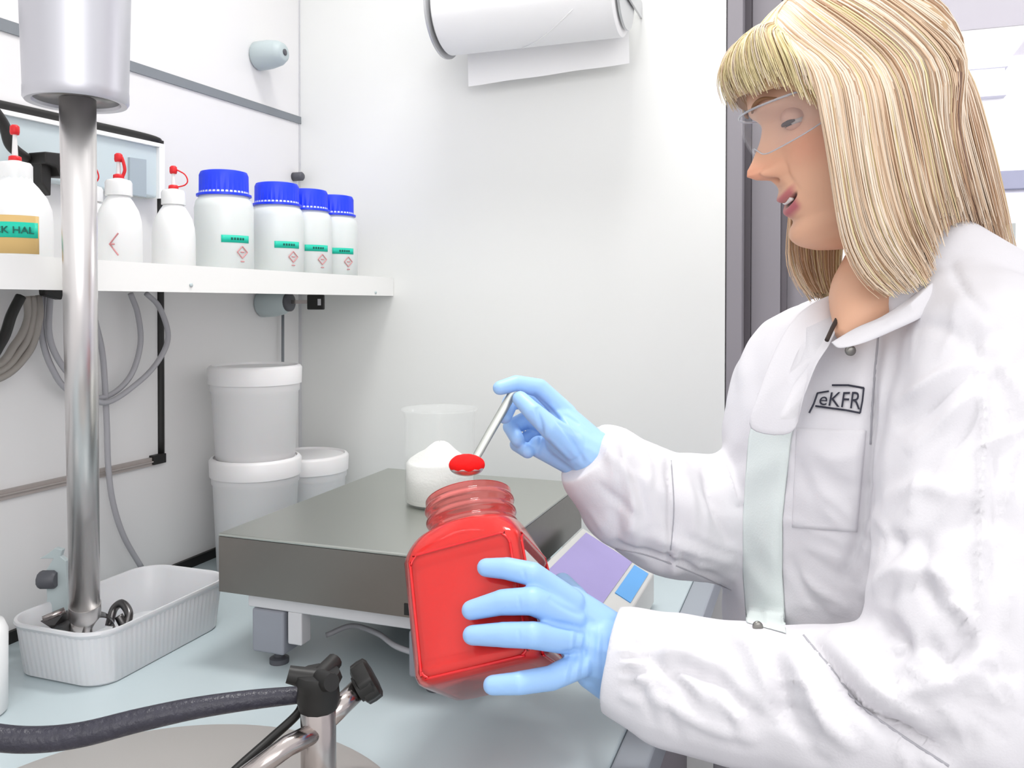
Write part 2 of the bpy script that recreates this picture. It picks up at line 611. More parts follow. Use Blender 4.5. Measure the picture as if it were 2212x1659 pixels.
put('clamp_block', [prism([onx(60, 330, xb), onx(132, 338, xb), onx(132, 386, xb), onx(95, 384, xb), onx(85, 362, xb), onx(62, 356, xb)], (1, 0, 0), 0.03)], M['black'], bk, smooth=False, bevel=0.002)
put('stem', [prism([onx(62, 340, xb), onx(88, 345, xb), onx(86, 425, xb), onx(66, 398, xb)], (1, 0, 0), 0.02)], M['black'], bk, smooth=False, bevel=0.002)
put('cable', [tube([onx(-30, 215, xb), onx(8, 270, xb), onx(24, 315, xb), onx(60, 345, xb)], 0.007, 8)], M['black'], bk)

# shelf
XS = -0.79
zt = EYE[2] + 0.012
sh = empty('shelf', ((XW + XS) / 2, 0.9, zt - 0.02), 'white wall shelf carrying the wash bottles and blue-capped bottles', 'shelf')
sb = np.array([[onx(-200, 0, XS)[1], 0, 0]])
lipb0 = EYE[2] + 0.012
P0 = onx(845, 639, XS)
zb_ = EYE[2] + 0.0145
put('board', [box(XW, XS - 0.002, 0.3, YB - 0.001, zb_ + 0.004, zb_ + 0.020)], M['shelf'], sh, smooth=False)
put('front_lip', [box(XS - 0.002, XS, 0.3, YB - 0.001, zb_, zb_ + 0.036)], M['shelf'], sh, smooth=False)
for px, py in ((412, 616), (811, 632)):
    c = onx(px, py, XS)
    put('screw', [lathe(c, [(0.0028, 0), (0.0028, 0.0015), (0.001, 0.002)], 12, (1, 0, 0))], M['bluegrey'], sh)
ZS = zb_ + 0.020


# bottles with blue caps
def diamond(c, rad, u, v, n, k=0.0011):
    out = []
    for i in range(4):
        a0, a1 = i * PI / 2, (i + 1) * PI / 2
        p = c + rad * (math.cos(a0) * u + math.sin(a0) * v) + n * 0.0008
        q = c + rad * (math.cos(a1) * u + math.sin(a1) * v) + n * 0.0008
        out.append(tube([p, q], k * 0.8, 4, 1))
    return out


def label_on(c, rad, a0, a1, z0, z1, off=0.0006, n=14):
    A = np.linspace(a0, a1, n)
    g = []
    for rr in (rad + off * 0.2, rad + off):
        g.append([c + np.array([rr * math.cos(t), rr * math.sin(t), z0]) for t in A] + [c + np.array([rr * math.cos(t), rr * math.sin(t), z1]) for t in A[::-1]])
    return loft(g)


caps = [(485, -0.855, 'wide bottle with blue screw cap and green label, nearest the wash bottles'),
        (599, -0.855, 'wide blue-capped bottle with green label, second of the four from the left'),
        (664, -0.855, 'wide blue-capped bottle with green label, third of the four from the left'),
        (722, -0.855, 'wide blue-capped bottle with green label, last one at the right shelf end')]
for px, x, lab in caps:
    c = onx(px, 600, x)
    c[2] = ZS
    t = empty('wide_mouth_bottle', c, lab, 'bottle', 'bottles with blue caps on the shelf')
    rb = 0.0435
    put('body', [lathe(c, [(rb - 0.003, 0), (rb, 0.003), (rb, 0.110), (rb - 0.002, 0.120), (0.037, 0.126), (0.036, 0.135)], 40)], M['poly2'], t, sharp=50)
    H = 0.128
    put('cap', [lathe(c, [(0.0405, H), (0.0405, H + 0.003), (0.0365, H + 0.0045, 1), (0.0362, H + 0.032, 1), (0.034, H + 0.037), (0.028, H + 0.0385)], 72, ribs=-0.0012)], M['blue'], t, sharp=40)
    ang = math.atan2(-c[1], -c[0])
    ac = ang + 0.42
    put('label_strip', [label_on(c, rb, ac - 0.52, ac + 0.5, 0.056, 0.067)], M['green'], t)
    mk = []
    for k in range(5):
        a_ = ac - 0.2 + k * 0.1
        mk.append(label_on(c, rb, a_, a_ + 0.06, 0.060, 0.0635, 0.0012, 3))
    put('label_print', mk, M['ink'], t)
    nn = np.array([math.cos(ac + 0.2), math.sin(ac + 0.2), 0])
    uu = np.array([-nn[1], nn[0], 0])
    dm = []
    for zz, rd in ((0.042, 0.009),):
        cc = c + nn * rb + Z * zz
        dm += diamond(cc, rd, uu, Z, nn)
        dm.append(tube([cc - uu * 0.003 + nn * .001, cc + uu * 0.003 + nn * .001], 0.0009, 4, 1))
        dm.append(tube([cc - uu * 0.003 - Z * 0.014 + nn * .001, cc + uu * 0.003 - Z * 0.014 + nn * .001], 0.0009, 4, 1))
    put('hazard_mark', dm, M['redline'], t, smooth=False)

# wash bottles
wash = [(35, -0.855, 0.038, 0.0, 'wash bottle with green and tan label at the far left of the shelf', 0),
        (196, -0.935, 0.028, 0.012, 'wash bottle mostly hidden behind the steel mixer shaft', 1),
        (258, -0.85, 0.028, 0.008, 'wash bottle with red tip and strap directly right of the mixer shaft', 2),
        (376, -0.855, 0.029, 0.003, 'wash bottle with looped red strap beside the first blue-capped bottle', 3)]
for px, x, rb, dz, lab, kd in wash:
    c = onx(px, 600, x)
    c[2] = ZS
    t = empty('wash_bottle', c, lab, 'wash bottle', 'wash bottles on the shelf')
    k = rb / 0.029
    hb = 0.075
    put('body', [lathe(c, [(rb - 0.003, 0), (rb, 0.003), (rb, 0.058), (rb * 0.97, 0.072), (rb * 0.85, 0.085), (rb * 0.62, 0.097), (rb * 0.48, 0.103), (rb * 0.45, 0.108)], 36)], M['poly'], t)
    z1 = 0.104
    rc = 0.0165 * (1.08 if kd == 0 else 1.0)
    put('collar', [lathe(c, [(rc, z1, 1), (rc, z1 + 0.017, 1), (rc - 0.002, z1 + 0.020), (0.007, z1 + 0.022), (0.005, z1 + 0.024)], 36, ribs=-0.0006)], M['poly'], t, sharp=40)
    s0 = c + Z * (z1 + 0.022)
    hh = 0.032 if kd == 0 else 0.024
    tip = s0 + Z * hh + R * 0.0
    put('spout', [tube([s0, s0 + Z * hh * 0.5, tip], [0.0035, 0.0028, 0.002], 10)], M['poly'], t)
    put('tip_cap', [lathe(tip - Z * 0.002, [(0.0045, 0), (0.0052, 0.003), (0.005, 0.009), (0.003, 0.011)], 14)], M['red'], t)
    put('strap_ring', [lathe(s0, [(0.0062, 0), (0.0068, 0.001), (0.0065, 0.005), (0.0045, 0.006)], 16)], M['red'], t)
    if kd:
        bu = {1: 0.012, 2: 0.008, 3: 0.020}[kd]
        rs = 0.0010 if kd != 2 else 0.0022
        p3 = [tip + R * 0.004 + Z * 0.004, tip + R * bu * 0.8 - Z * 0.003, tip + R * bu - Z * hh * 0.5, tip + R * bu * 0.8 - Z * (hh - 0.006), s0 + R * 0.005 + Z * 0.003]
        put('strap', [tube(p3, rs, 8)], M['red'], t)
    ang = math.atan2(-c[1], -c[0])
    if kd == 0:
        put('paper_label', [label_on(c, rb, ang - 1.1, ang + 0.62, 0.020, 0.062)], M['tan'], t)
        put('green_label', [label_on(c, rb + 0.0005, ang - 1.1, ang + 0.58, 0.0375, 0.0545)], M['green'], t)
        g, gf, raw = text_geo('ROCK HAL', 0.011, (0, 0, 0), (1, 0, 0), (0, 1, 0))
        aa = ang + 0.45 + (raw[:, 0] - raw[:, 0].max()) / rb
        V = np.stack([c[0] + (rb + 0.0018 + raw[:, 2]) * np.cos(aa), c[1] + (rb + 0.0018 + raw[:, 2]) * np.sin(aa), c[2] + 0.042 + raw[:, 1]], 1)
        put('label_text', [(V, gf)], M['ink'], t, smooth=False, fix=False)
    if kd == 2:
        a_ = ang - 0.25
        nn = np.array([math.cos(a_), math.sin(a_), 0])
        uu = np.array([-nn[1], nn[0], 0])
        cc = c + nn * rb + Z * 0.040
        put('hazard_mark', [tube([cc + uu * 0.006 + Z * 0.014 - nn * .0004, cc - uu * 0.004 + nn * .0008, cc + uu * 0.006 - Z * 0.014 - nn * .0004], 0.001, 4, 1),
                            tube([cc - uu * 0.004 + nn * .001, cc + uu * 0.002 + nn * .001], 0.0009, 4, 1)], M['redline'], t, smooth=False)

# latches
for i, (px, py, lab) in enumerate(((555, 122, 'blue-grey round latch high on the wall near the corner'), (565, 655, 'blue-grey round lock under the shelf with a key in it'))):
    c = onx(px, py, XW)
    t = empty('wall_latch' if i == 0 else 'wall_lock', c, lab, 'latch' if i == 0 else 'lock')
    ax = np.array([1, 0.0, 0.03])
    L = 0.062
    put('body', [lathe(c, [(0.024, 0), (0.027, 0.004), (0.0265, 0.03), (0.023, L * 0.8), (0.017, L * 0.97), (0.012, L)], 36, ax)], M['bluegrey'], t)
    if i == 0:
        put('keyhole', [lathe(c + ax * L, [(0.006, -0.001), (0.006, 0.0015), (0.003, 0.002)], 16, ax)], M['dgrey'], t)
    else:
        put('bezel', [lathe(c + ax * L * 0.97, [(0.0175, -0.001), (0.0175, 0.005), (0.014, 0.007)], 24, ax)], M['dgrey'], t)
kc = onx(565, 655, XW) + np.array([1, 0, 0.03]) * 0.067
k1 = kc + np.array([0.03, 0, 0])
kt = empty('key', kc, 'key with black plastic bow sticking out of the lock under the shelf', 'key')
put('shank', [box(kc[0] - 0.004, kc[0] + 0.036, kc[1] - 0.001, kc[1] + 0.001, kc[2] - 0.003, kc[2] + 0.004)], M['chrome'], kt, smooth=False)
bw = kc[0] + 0.036
put('bow', [box(bw, bw + 0.036, kc[1] - 0.003, kc[1] + 0.003, kc[2] - 0.014, kc[2] + 0.014)], M['black'], kt, smooth=False, bevel=0.002)
put('bow_mark', [box(bw + 0.024, bw + 0.031, kc[1] - 0.0036, kc[1] - 0.0031, kc[2] - 0.006, kc[2] + 0.006)], M['frame'], kt, smooth=False)
tag(put('wall_rod', [tube([onx(611, 676, XW + 0.012), onx(611, 840, XW + 0.012)], 0.0028, 8, 1)], M['gasket']), 'thin grey rod running down the wall below the lock', 'rod')
c = onx(634, 382, XW)
tag(put('wall_stud', [lathe(c, [(0.009, 0), (0.009, 0.02), (0.006, 0.023)], 20, (1, 0, 0))], M['dgrey']), 'small dark grey stud on the wall above the second blue cap', 'stud')

# buckets
lidp = lambda r, h: [(r * 0.9, h - 0.030), (r, h - 0.030), (r + 0.001, h - 0.004), (r - 0.002, h), (r - 0.006, h + 0.001), (r - 0.007, h - 0.003), (r * 0.5, h - 0.0035), (0.001, h - 0.0035)]


def bucket(c, r, h, lab, grp='white lidded plastic tubs behind the balance'):
    t = empty('plastic_bucket', c, lab, 'bucket', grp)
    put('body', [lathe(c, [(r * 0.82, 0), (r * 0.85, 0.003), (r * 0.93, h - 0.045), (r * 0.96, h - 0.042), (r * 0.96, h - 0.02)], 56)], M['tub'], t, sharp=60)
    put('lid', [lathe(c, lidp(r, h), 56)], M['tub'], t, sharp=50)
    return t


cs = W(552, 900, 1.44)
cs[2] = ZB
bucket(cs, 0.075, 0.190, 'lower white lidded bucket of the stack between wall and balance')
cs2 = cs.copy()
cs2[2] = ZB + 0.188
bucket(cs2, 0.0765, 0.157, 'upper white lidded bucket standing on another bucket')
cs3 = W(664, 900, 1.60)
cs3[2] = ZB
bucket(cs3, 0.0755, 0.166, 'single white lidded bucket right of the bucket stack by the back wall')

# paper towel roll
yc = YB - 0.105
zc = EYE[2] + 0.520
xl = ony(965, 60, yc)[0]
xr = ony(1343, 60, yc)[0]
th_ = empty('roll_holder', ((xl + xr) / 2, YB, zc), 'wall-mounted metal holder with round end discs carrying the paper roll', 'roll holder')
rd = 0.080
for s, x in ((-1, xl - 0.006), (1, xr + 0.006)):
    put('end_disc', [lathe((x - 0.002, yc, zc), [(rd * (1.0 if s < 0 else 0.8), 0), (rd * (1.0 if s < 0 else 0.8), 0.004)], 48, (1, 0, 0))], M['disc'], th_, sharp=40)
    put('wall_arm', [box(x - 0.002 + 0.006 * s, x + 0.002 + 0.006 * s, yc, YB, zc - 0.015, zc + 0.015)], M['disc'], th_, smooth=False, bevel=0.001)
put('spindle', [lathe((xl - 0.02, yc, zc), [(0.012, 0), (0.012, xr - xl + 0.04)], 24, (1, 0, 0))], M['disc'], th_)
put('end_cap', [lathe((xr + 0.012, yc, zc + 0.012), [(0.010, 0), (0.010, 0.012)], 16, (1, 0, 0))], M['dgrey'], th_)
rl = empty('paper_roll', ((xl + xr) / 2, yc, zc), 'large roll of white paper towel on the wall holder', 'paper roll')
prof = [(0.022, 0.0), (0.070, 0.0), (0.074, 0.003)] + [(0.074, 0.003 + (xr - xl - 0.006) * i / 10) for i in range(1, 11)] + [(0.070, xr - xl), (0.022, xr - xl)]
put('roll', [lathe((xl, yc, zc), prof, 64, (1, 0, 0), cap0=False, cap1=False)], M['paper'], rl, sharp=50)
g = []
for i in range(13):
    x = xl + 0.012 + (xr - xl - 0.014) * i / 12
    row = []
    for j in range(12):
        a_ = j / 11
        yy = yc + 0.074 * math.cos(-a_ * 0.9) + 0.0012
        zz = zc + 0.074 * math.sin(-a_ * 0.9)
        if a_ > 0.6:
            k = (a_ - 0.6) / 0.4
            yy = yc + 0.066 + k * 0.006
            zz = zc - 0.04 - k * (0.075 + 0.0005 * math.sin(x * 50)) + k * 0.014 * i / 12
        row.append((x, yy, zz))
    g.append(row)
Vs = np.array(g).reshape(-1, 3)
Fq = [(i * 12 + j, i * 12 + j + 1, (i + 1) * 12 + j + 1, (i + 1) * 12 + j) for i in range(12) for j in range(11)]
put('hanging_sheet', [(Vs, Fq)], M['paper'], rl)
# diagonal torn wrap edge on the roll
wp = []
for i in range(14):
    k = i / 13
    ang = math.radians(-35 - 62 * k)
    x = xl + (0.60 + 0.0 * k) * (xr - xl) + 0.06 - 0.11 * k
    wp.append((x, yc - 0.0748 * math.cos(ang - 0.0) * 1.0, zc + 0.0748 * math.sin(ang)))
put('torn_edge', [tube(wp, 0.0008, 6)], M['paper'], rl)

# immersion mixer, leaning slightly: foot in the tray, housing clear of the shelf
mA, mB = W(183, 1300, 1.05), W(168, 222, 0.885)
max_ = (mB - mA) / np.linalg.norm(mB - mA)
foot = mA - max_ * ((mA[2] - ZB - 0.014) / max_[2])
mx, my = foot[0], foot[1]
Lh = np.linalg.norm(mB - foot)
mr = empty('immersion_mixer', foot, 'stainless steel immersion mixer with cylindrical housing standing in the tray', 'mixer')
put('shaft', [lathe(foot, [(0.0175, 0.055), (0.0175, Lh + 0.012)], 48, max_)], M['steel'], mr)
put('housing', [lathe(mB - R * 0.001, [(0.038, 0.008), (0.042, 0), (0.0480, -0.001), (0.0500, 0.002), (0.0500, 0.012), (0.0497, 0.014), (0.0560, 0.24)], 64, Z)], M['steelh'], mr, sharp=50)
put('housing_base', [lathe(mB - R * 0.001, [(0.010, 0.003), (0.0415, 0.003), (0.0415, 0.006)], 48, Z)], M['steeld'], mr)
put('hub', [lathe(foot, [(0.007, -0.003), (0.009, 0.0), (0.009, 0.03), (0.014, 0.04), (0.0185, 0.047), (0.0185, 0.065)], 32, max_)], M['steel'], mr, sharp=50)
hub = foot
for k in range(3):
    a_ = 0.9 + k * 2 * PI / 3
    d = np.array([math.cos(a_), math.sin(a_), 0])
    s = np.array([-d[1], d[0], 0])
    w = 0.010
    P = [hub + d * 0.006 + Z * 0.040, hub + d * 0.024 + Z * 0.036, hub + d * 0.034 + Z * 0.02, hub + d * 0.024 + Z * 0.004, hub + d * 0.007 + Z * 0.006]
    X = smoothpath(P, 6)
    rings = [np.array([x - s * w - Z * .0008, x + s * w - Z * .0008, x + s * w + Z * .0008, x - s * w + Z * .0008]) for x in X]
    put('blade', [loft(rings)], M['steel'] if k else M['steeld'], mr, smooth=True, sharp=30)
# mixing tool leaning in the tray behind the shaft
tl = empty('mixing_tool', W(130, 1380, 1.08), 'grey metal mixing tool with hooked top and black knob leaning in the tray', 'mixing tool')
dt = 1.085
outl = [(100, 1330), (105, 1290), (102, 1232), (118, 1205), (88, 1205), (104, 1196), (122, 1182), (138, 1186), (134, 1200), (146, 1210), (147, 1240), (148, 1262), (150, 1310), (150, 1345)]
P = np.array([W(x, y, dt) for x, y in outl])
put('plate', [loft([P - F * 0.004, P + F * 0.004])], M['bluegrey'], tl, smooth=False, bevel=0.001)
put('knob', [lathe(W(116, 1252, dt - 0.006), [(0.009, -0.004), (0.012, 0.0), (0.012, 0.014), (0.010, 0.018)], 10, -R)], M['dgrey'], tl, sharp=40)
put('wing_blade', [prism([W(90, 1340, 1.04), W(145, 1318, 1.06), W(152, 1335, 1.06), W(152, 1362, 1.03), W(115, 1356, 1.03)], -F, 0.003)], M['steeld'], tl, smooth=False)
put('spare_blade', [tube([W(236, 1352, 1.10), W(246, 1316, 1.11), W(264, 1304, 1.11), W(278, 1325, 1.10), W(270, 1352, 1.09), W(256, 1330, 1.09)], 0.0055, 8)], M['steeld'], tl)
put('bright_rod', [tube([W(93, 1338, 1.03), W(140, 1318, 1.04)], 0.004, 8, 1)], M['chrome'], tl)

# tray
x0, x1, y0, y1 = -0.925, -0.772, 0.745, 0.992
tc_ = np.array([(x0 + x1) / 2, (y0 + y1) / 2, ZB])
tr = empty('plastic_tray', tc_, 'ribbed white plastic tray holding the foot of the mixer', 'tray')
w, h = x1 - x0, y1 - y0


def trring(s, z, r, ribs=0.0):
    q = rrect(w * s, h * s, r, 24)
    # resample evenly
    L = np.r_[0, np.cumsum(np.hypot(*np.diff(np.vstack([q, q[:1]]), axis=0).T))]
    u = np.linspace(0, L[-1], 361)[:-1]
    qq = np.stack([np.interp(u, L, np.r_[q[:, k], q[0, k]]) for k in (0, 1)], 1)
    if ribs:
        nn = qq / np.linalg.norm(qq, axis=1)[:, None]
        qq = qq + nn * ribs * ((np.arange(360) // 2) % 2)[:, None]
    return np.column_stack([qq, np.full(len(qq), z)]) + tc_


RH = 0.068
out = [trring(0.88, 0.0005, 0.03), trring(0.905, 0.003, 0.032), trring(0.96, RH - 0.010, 0.036, 0.0009), trring(0.965, RH - 0.008, 0.036), trring(0.985, RH - 0.006, 0.038), trring(1.0, RH - 0.003, 0.04), trring(0.995, RH, 0.04),
       trring(0.965, RH, 0.038), trring(0.94, RH - 0.004, 0.036), trring(0.88, 0.006, 0.03)]
put('shell', [loft(out)], M['tray'], tr, sharp=35)

# platform balance
SX0, SX1, SY0, SY1 = -0.70, -0.352, 0.866, 1.31
ZP = EYE[2] - 0.286
sc = empty('platform_balance', ((SX0 + SX1) / 2, (SY0 + SY1) / 2, ZB), 'stainless steel platform balance on the bench behind the red jar', 'balance')
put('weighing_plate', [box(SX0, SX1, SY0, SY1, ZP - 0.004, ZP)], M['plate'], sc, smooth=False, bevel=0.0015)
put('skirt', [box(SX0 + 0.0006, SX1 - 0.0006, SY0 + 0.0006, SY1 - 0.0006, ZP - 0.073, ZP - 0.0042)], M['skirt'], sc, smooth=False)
put('sticker', [box(SX0 + 0.258, SX0 + 0.282, SY0 - 0.0007, SY0 + 0.0005, ZP - 0.070, ZP - 0.057)], M['black'], sc, smooth=False)
zf = ZP - 0.0735
put('base_frame', [box(SX0 + 0.035, SX1 - 0.03, SY0 + 0.012, SY0 + 0.035, zf - 0.018, zf), box(SX0 + 0.035, SX0 + 0.06, SY0 + 0.035, SY1 - 0.03, zf - 0.018, zf), box(SX1 - 0.06, SX1 - 0.03, SY0 + 0.035, SY1 - 0.03, zf - 0.018, zf),
                   box(SX0 + 0.092, SX0 + 0.112, SY0 + 0.013, SY0 + 0.034, zf - 0.058, zf - 0.0175)], M['frame'], sc, smooth=False, bevel=0.002)
for lx in (SX0 + 0.042, SX1 - 0.09):
    for ly in (SY0 + 0.010, SY1 - 0.07):
        lg = put('leg', [box(lx, lx + 0.046, ly, ly + 0.046, ZB + 0.018, zf - 0.0185)], M['legm'], sc, smooth=False, bevel=0.003)
        put('levelling_foot', [lathe((lx + 0.026, ly + 0.02, 0), [(0.012, ZB), (0.012, ZB + 0.006), (0.006, ZB + 0.008), (0.006, ZB + 0.02)], 20)], M['dgrey'], lg, sharp=40)
put('load_cell_box', [box(SX0 + 0.12, SX1 - 0.08, SY0 + 0.08, SY1 - 0.06, zf - 0.045, zf - 0.001)], M['dgrey'], sc, smooth=False, bevel=0.003)
put('cable', [tube([W(705, 1372, 1.10), W(760, 1352, 1.10), W(815, 1368, 1.05), W(860, 1398, 1.0), W(930, 1415, 0.97), W(1000, 1400, 1.0)], 0.0035, 8)], M['cable'], sc)

# balance console
cz = [(SX1 + 0.017, 0.985, ZB + 0.005), (SX1 + 0.017, 1.25, ZB + 0.005), (-0.225, 1.25, ZB + 0.005), (-0.225, 0.985, ZB + 0.005)]
ct = [(SX1 + 0.017, 0.985, ZB + 0.108), (SX1 + 0.017, 1.25, ZB + 0.108), (-0.225, 1.25, ZB + 0.050), (-0.225, 0.985, ZB + 0.050)]
cn = empty('balance_console', (-0.28, 1.1, ZB), 'light grey console with sloping lilac display right of the balance', 'console')
put('shell', [loft([cz, ct]), box(SX1 + 0.03, SX1 + 0.05, 1.0, 1.02, ZB, ZB + 0.006), box(-0.25, -0.235, 1.2, 1.22, ZB, ZB + 0.006)], M['console'], cn, smooth=False, bevel=0.003)


def onslope(u, v, off):
    A, B, C, D = [np.array(p) for p in ct]
    p = A * (1 - u) * (1 - v) + B * (1 - u) * v + C * u * v + D * u * (1 - v)
    n = np.cross(D - A, B - A)
    return p + n / np.linalg.norm(n) * off


for nm, u0, u1, v0, v1, mm, of in (('display', 0.08, 0.72, 0.1, 0.95, 'lilac', 0.0012), ('button_strip', 0.76, 0.95, 0.45, 0.93, 'dblue', 0.0012)):
    q = [onslope(u0, v0, -0.0003), onslope(u1, v0, -0.0003), onslope(u1, v1, -0.0003), onslope(u0, v1, -0.0003)]
    q2 = [onslope(u0, v0, of), onslope(u1, v0, of), onslope(u1, v1, of), onslope(u0, v1, of)]
    put(nm, [loft([q, q2])], M[mm], cn, smooth=False)

# beaker with powder
bc = W(950, 1000, 1.21)
bc[2] = ZP + 0.0005
bk_ = empty('glass_beaker', bc, 'clear glass beaker on the balance plate', 'beaker')
rb = 0.050
pr = [(0.001, 0.0), (rb - 0.006, 0.0), (rb - 0.001, 0.004), (rb, 0.01), (rb, 0.122), (rb + 0.003, 0.130), (rb + 0.0055, 0.134), (rb + 0.0045, 0.1355), (rb + 0.001, 0.131), (rb - 0.002, 0.122), (rb - 0.002, 0.010), (rb - 0.006, 0.003), (0.001, 0.0025)]
put('vessel', [lathe(bc, pr, 72, cap0=True, cap1=True)], M['glass'], bk_)
g = []
n = 56
for i, rr in enumerate([0.0478, 0.0478, 0.044, 0.035, 0.025, 0.015, 0.007, 0.0005]):
    zz = [0.004, 0.058, 0.061, 0.069, 0.076, 0.083, 0.086, 0.087][i]
    ring = []
    for j in range(n):
        a_ = 2 * PI * j / n
        ring.append(bc + np.array([rr * math.cos(a_), rr * math.sin(a_), zz + (0.0025 * math.sin(a_ * 2 + i) * (i > 1))]))
    g.append(ring)
tag(put('powder_heap', [loft(g)], M['powder']), 'heaped white powder filling the lower half of the glass beaker', 'powder', kind='stuff')

# cables under the shelf
xc_ = XW + 0.02
C1 = empty('cable_bundle', onx(80, 640, XW + 0.03), 'bundle of thick brown-grey hoses hanging under the shelf at far left', 'hoses')
for k, dx in enumerate((-12, 0, 12)):
    put('hose', [tube([onx(70 + dx, 640, XW + 0.03), onx(72 + dx, 690, XW + 0.03 + 0.004 * k), onx(45 + dx, 755 + dx, XW + 0.03), onx(-30, 812 + dx * 1.2, XW + 0.03), onx(-300, 830 + dx * 1.5, XW + 0.03)], 0.0052, 8)], M['cableb'], C1)
tag(put('black_cable', [tube([onx(45, 640, xc_ + 0.03), onx(25, 680, xc_ + 0.03), onx(2, 740, xc_ + 0.03), onx(-60, 810, xc_ + 0.03), onx(-280, 900, xc_ + 0.01)], 0.0065, 8)], M['black']), 'thick black cable hanging below the shelf at the left edge', 'cable')
C2 = empty('coiled_cable', onx(230, 640, XW + 0.03), 'grey cables looped under the shelf behind the mixer shaft', 'cable')
put('loop', [tube([onx(92, 640, xc_), onx(90, 720, xc_), onx(110, 790, xc_), onx(150, 845, xc_), onx(225, 858, xc_), onx(280, 815, xc_), onx(303, 745, xc_), onx(298, 680, xc_), onx(282, 634, xc_)], 0.0042, 8)], M['cable'], C2)
put('loop', [tube([onx(108, 640, xc_ + .008), onx(106, 720, xc_ + .008), onx(125, 775, xc_ + .008), onx(165, 825, xc_ + .008), onx(225, 870, xc_ + .01), onx(300, 825, xc_ + .01), onx(345, 775, xc_ + .01), onx(363, 725, xc_ + .01), onx(345, 665, xc_ + .01), onx(316, 634, xc_ + .01)], 0.0042, 8)], M['cable'], C2)
put('drop', [tube([onx(205, 690, xc_), onx(222, 770, xc_), onx(230, 900, xc_), onx(234, 1010, xc_), onx(245, 1090, xc_), onx(268, 1160, xc_), onx(305, 1225, xc_)], 0.0042, 8)], M['cable'], C2)
put('plug', [prism([onx(82, 618, xc_ + 0.02), onx(126, 622, xc_ + 0.02), onx(120, 648, xc_ + 0.02), onx(84, 638, xc_ + 0.02)], (1, 0, 0), 0.012)], M['black'], C2, smooth=False, bevel=0.002)

# foreground valve
vd = 0.745
vb = W(688, 1600, vd)
va = empty('valve_fitting', (vb[0], vb[1], ZB), 'stainless steel pipe fitting with black knobs in the foreground', 'valve')
vt_ = W(688, 1520, vd)
put('stem', [lathe((vb[0], vb[1], 0), [(0.026, ZB + 0.0155), (0.026, ZB + 0.021), (0.0155, ZB + 0.022), (0.0155, vt_[2] - 0.004), (0.0135, vt_[2])], 40)], M['chrome'], va, sharp=40)
arm0 = W(700, 1560, vd)
arm1 = W(778, 1484, vd + 0.035)
put('side_arm', [tube([arm0, arm1], 0.0095, 24, 1)], M['chrome'], va)
ka = arm1 - arm0
ka /= np.linalg.norm(ka)
kax = np.array(ka)


def lobed(c, ax, r, t, lobes, depth, n=84):
    ax = ax / np.linalg.norm(ax)
    u = np.cross(ax, Z)
    u /= np.linalg.norm(u)
    v = np.cross(ax, u)
    rings = []
    for s, hh in ((0.80, -t / 2), (0.97, -t * 0.38), (1.0, 0), (0.97, t * 0.38), (0.8, t / 2)):
        rg = []
        for j in range(n):
            a_ = 2 * PI * j / n
            rr = s * r * (1 - depth * 0.5 * (1 + math.cos(lobes * a_)))
            rg.append(c + ax * hh + rr * (math.cos(a_) * u + math.sin(a_) * v))
        rings.append(rg)
    return loft(rings)


kaxis = W(800, 1475, vd + 0.035) - W(770, 1492, vd + 0.035) + F * 0.004
put('round_knob', [lobed(arm1 + ka * 0.008, kaxis, 0.0205, 0.017, 7, 0.10), lathe(arm1 - ka * 0.004, [(0.012, 0), (0.013, 0.014)], 24, kaxis)], M['black'], va, sharp=40)
cap = W(682, 1500, vd)
wk = []
wk.append(lathe((vb[0], vb[1], 0), [(0.017, vt_[2] - 0.004), (0.019, vt_[2] + 0.004), (0.018, vt_[2] + 0.016), (0.021, vt_[2] + 0.022), (0.019, vt_[2] + 0.028)], 12))
for k in range(3):
    a_ = PSI + 0.15 + k * 2 * PI / 3 + PI
    d = np.array([math.cos(a_), math.sin(a_), 0])
    b0 = np.array([vb[0], vb[1], vt_[2] + 0.022])
    wk.append(tube([b0, b0 + d * 0.015 + Z * 0.003, b0 + d * 0.026 + Z * 0.006], [0.009, 0.0085, 0.0075], 12, 4))
put('wing_knob', wk, M['black'], va, sharp=50)
put('lower_arm', [tube([W(700, 1572, vd), W(620, 1612, vd - 0.03), W(500, 1700, vd - 0.06)], 0.0088, 20, 1)], M['chrome'], va)
put('clamp_screw', [lathe(W(775, 1650, 0.79) * [1, 1, 0] + [0, 0, ZB], [(0.018, 0), (0.018, 0.004), (0.010, 0.005), (0.010, 0.012), (0.007, 0.013), (0.006, 0.009)], 28)], M['chrome'], va, sharp=40)
tag(put('air_line', [tube([W(656, 1515, vd + 0.02), W(640, 1545, vd + .01), W(580, 1600, vd - 0.01), W(500, 1672, vd - 0.04), W(440, 1740, vd - 0.06)], 0.004, 10)], M['black']), 'thin black tube running along the lower steel pipe of the fitting', 'tube')
tag(put('rubber_hose', [tube([W(-160, 1560, 0.66), W(-40, 1588, 0.69), W(60, 1598, 0.70), W(170, 1588, 0.71), W(300, 1556, 0.725), W(420, 1530, 0.74), W(540, 1512, 0.755), W(655, 1500, 0.765)], [0.0105, 0.0105, 0.0105, 0.0102, 0.0098, 0.0092, 0.0085, 0.0075], 20)], M['hose']), 'thick black rubber hose crossing the lower left foreground', 'hose')
vc = W(290, 1700, 0.66)
pan = empty('round_lid', (vc[0], vc[1], ZB), 'large round grey steel lid lying on the bench at lower left', 'lid')
put('disc', [lathe((vc[0], vc[1], ZB), [(0.215, 0.0005), (0.22, 0.003), (0.22, 0.010), (0.214, 0.013), (0.10, 0.015), (0.001, 0.015)], 96)], M['lid'], pan, sharp=50)
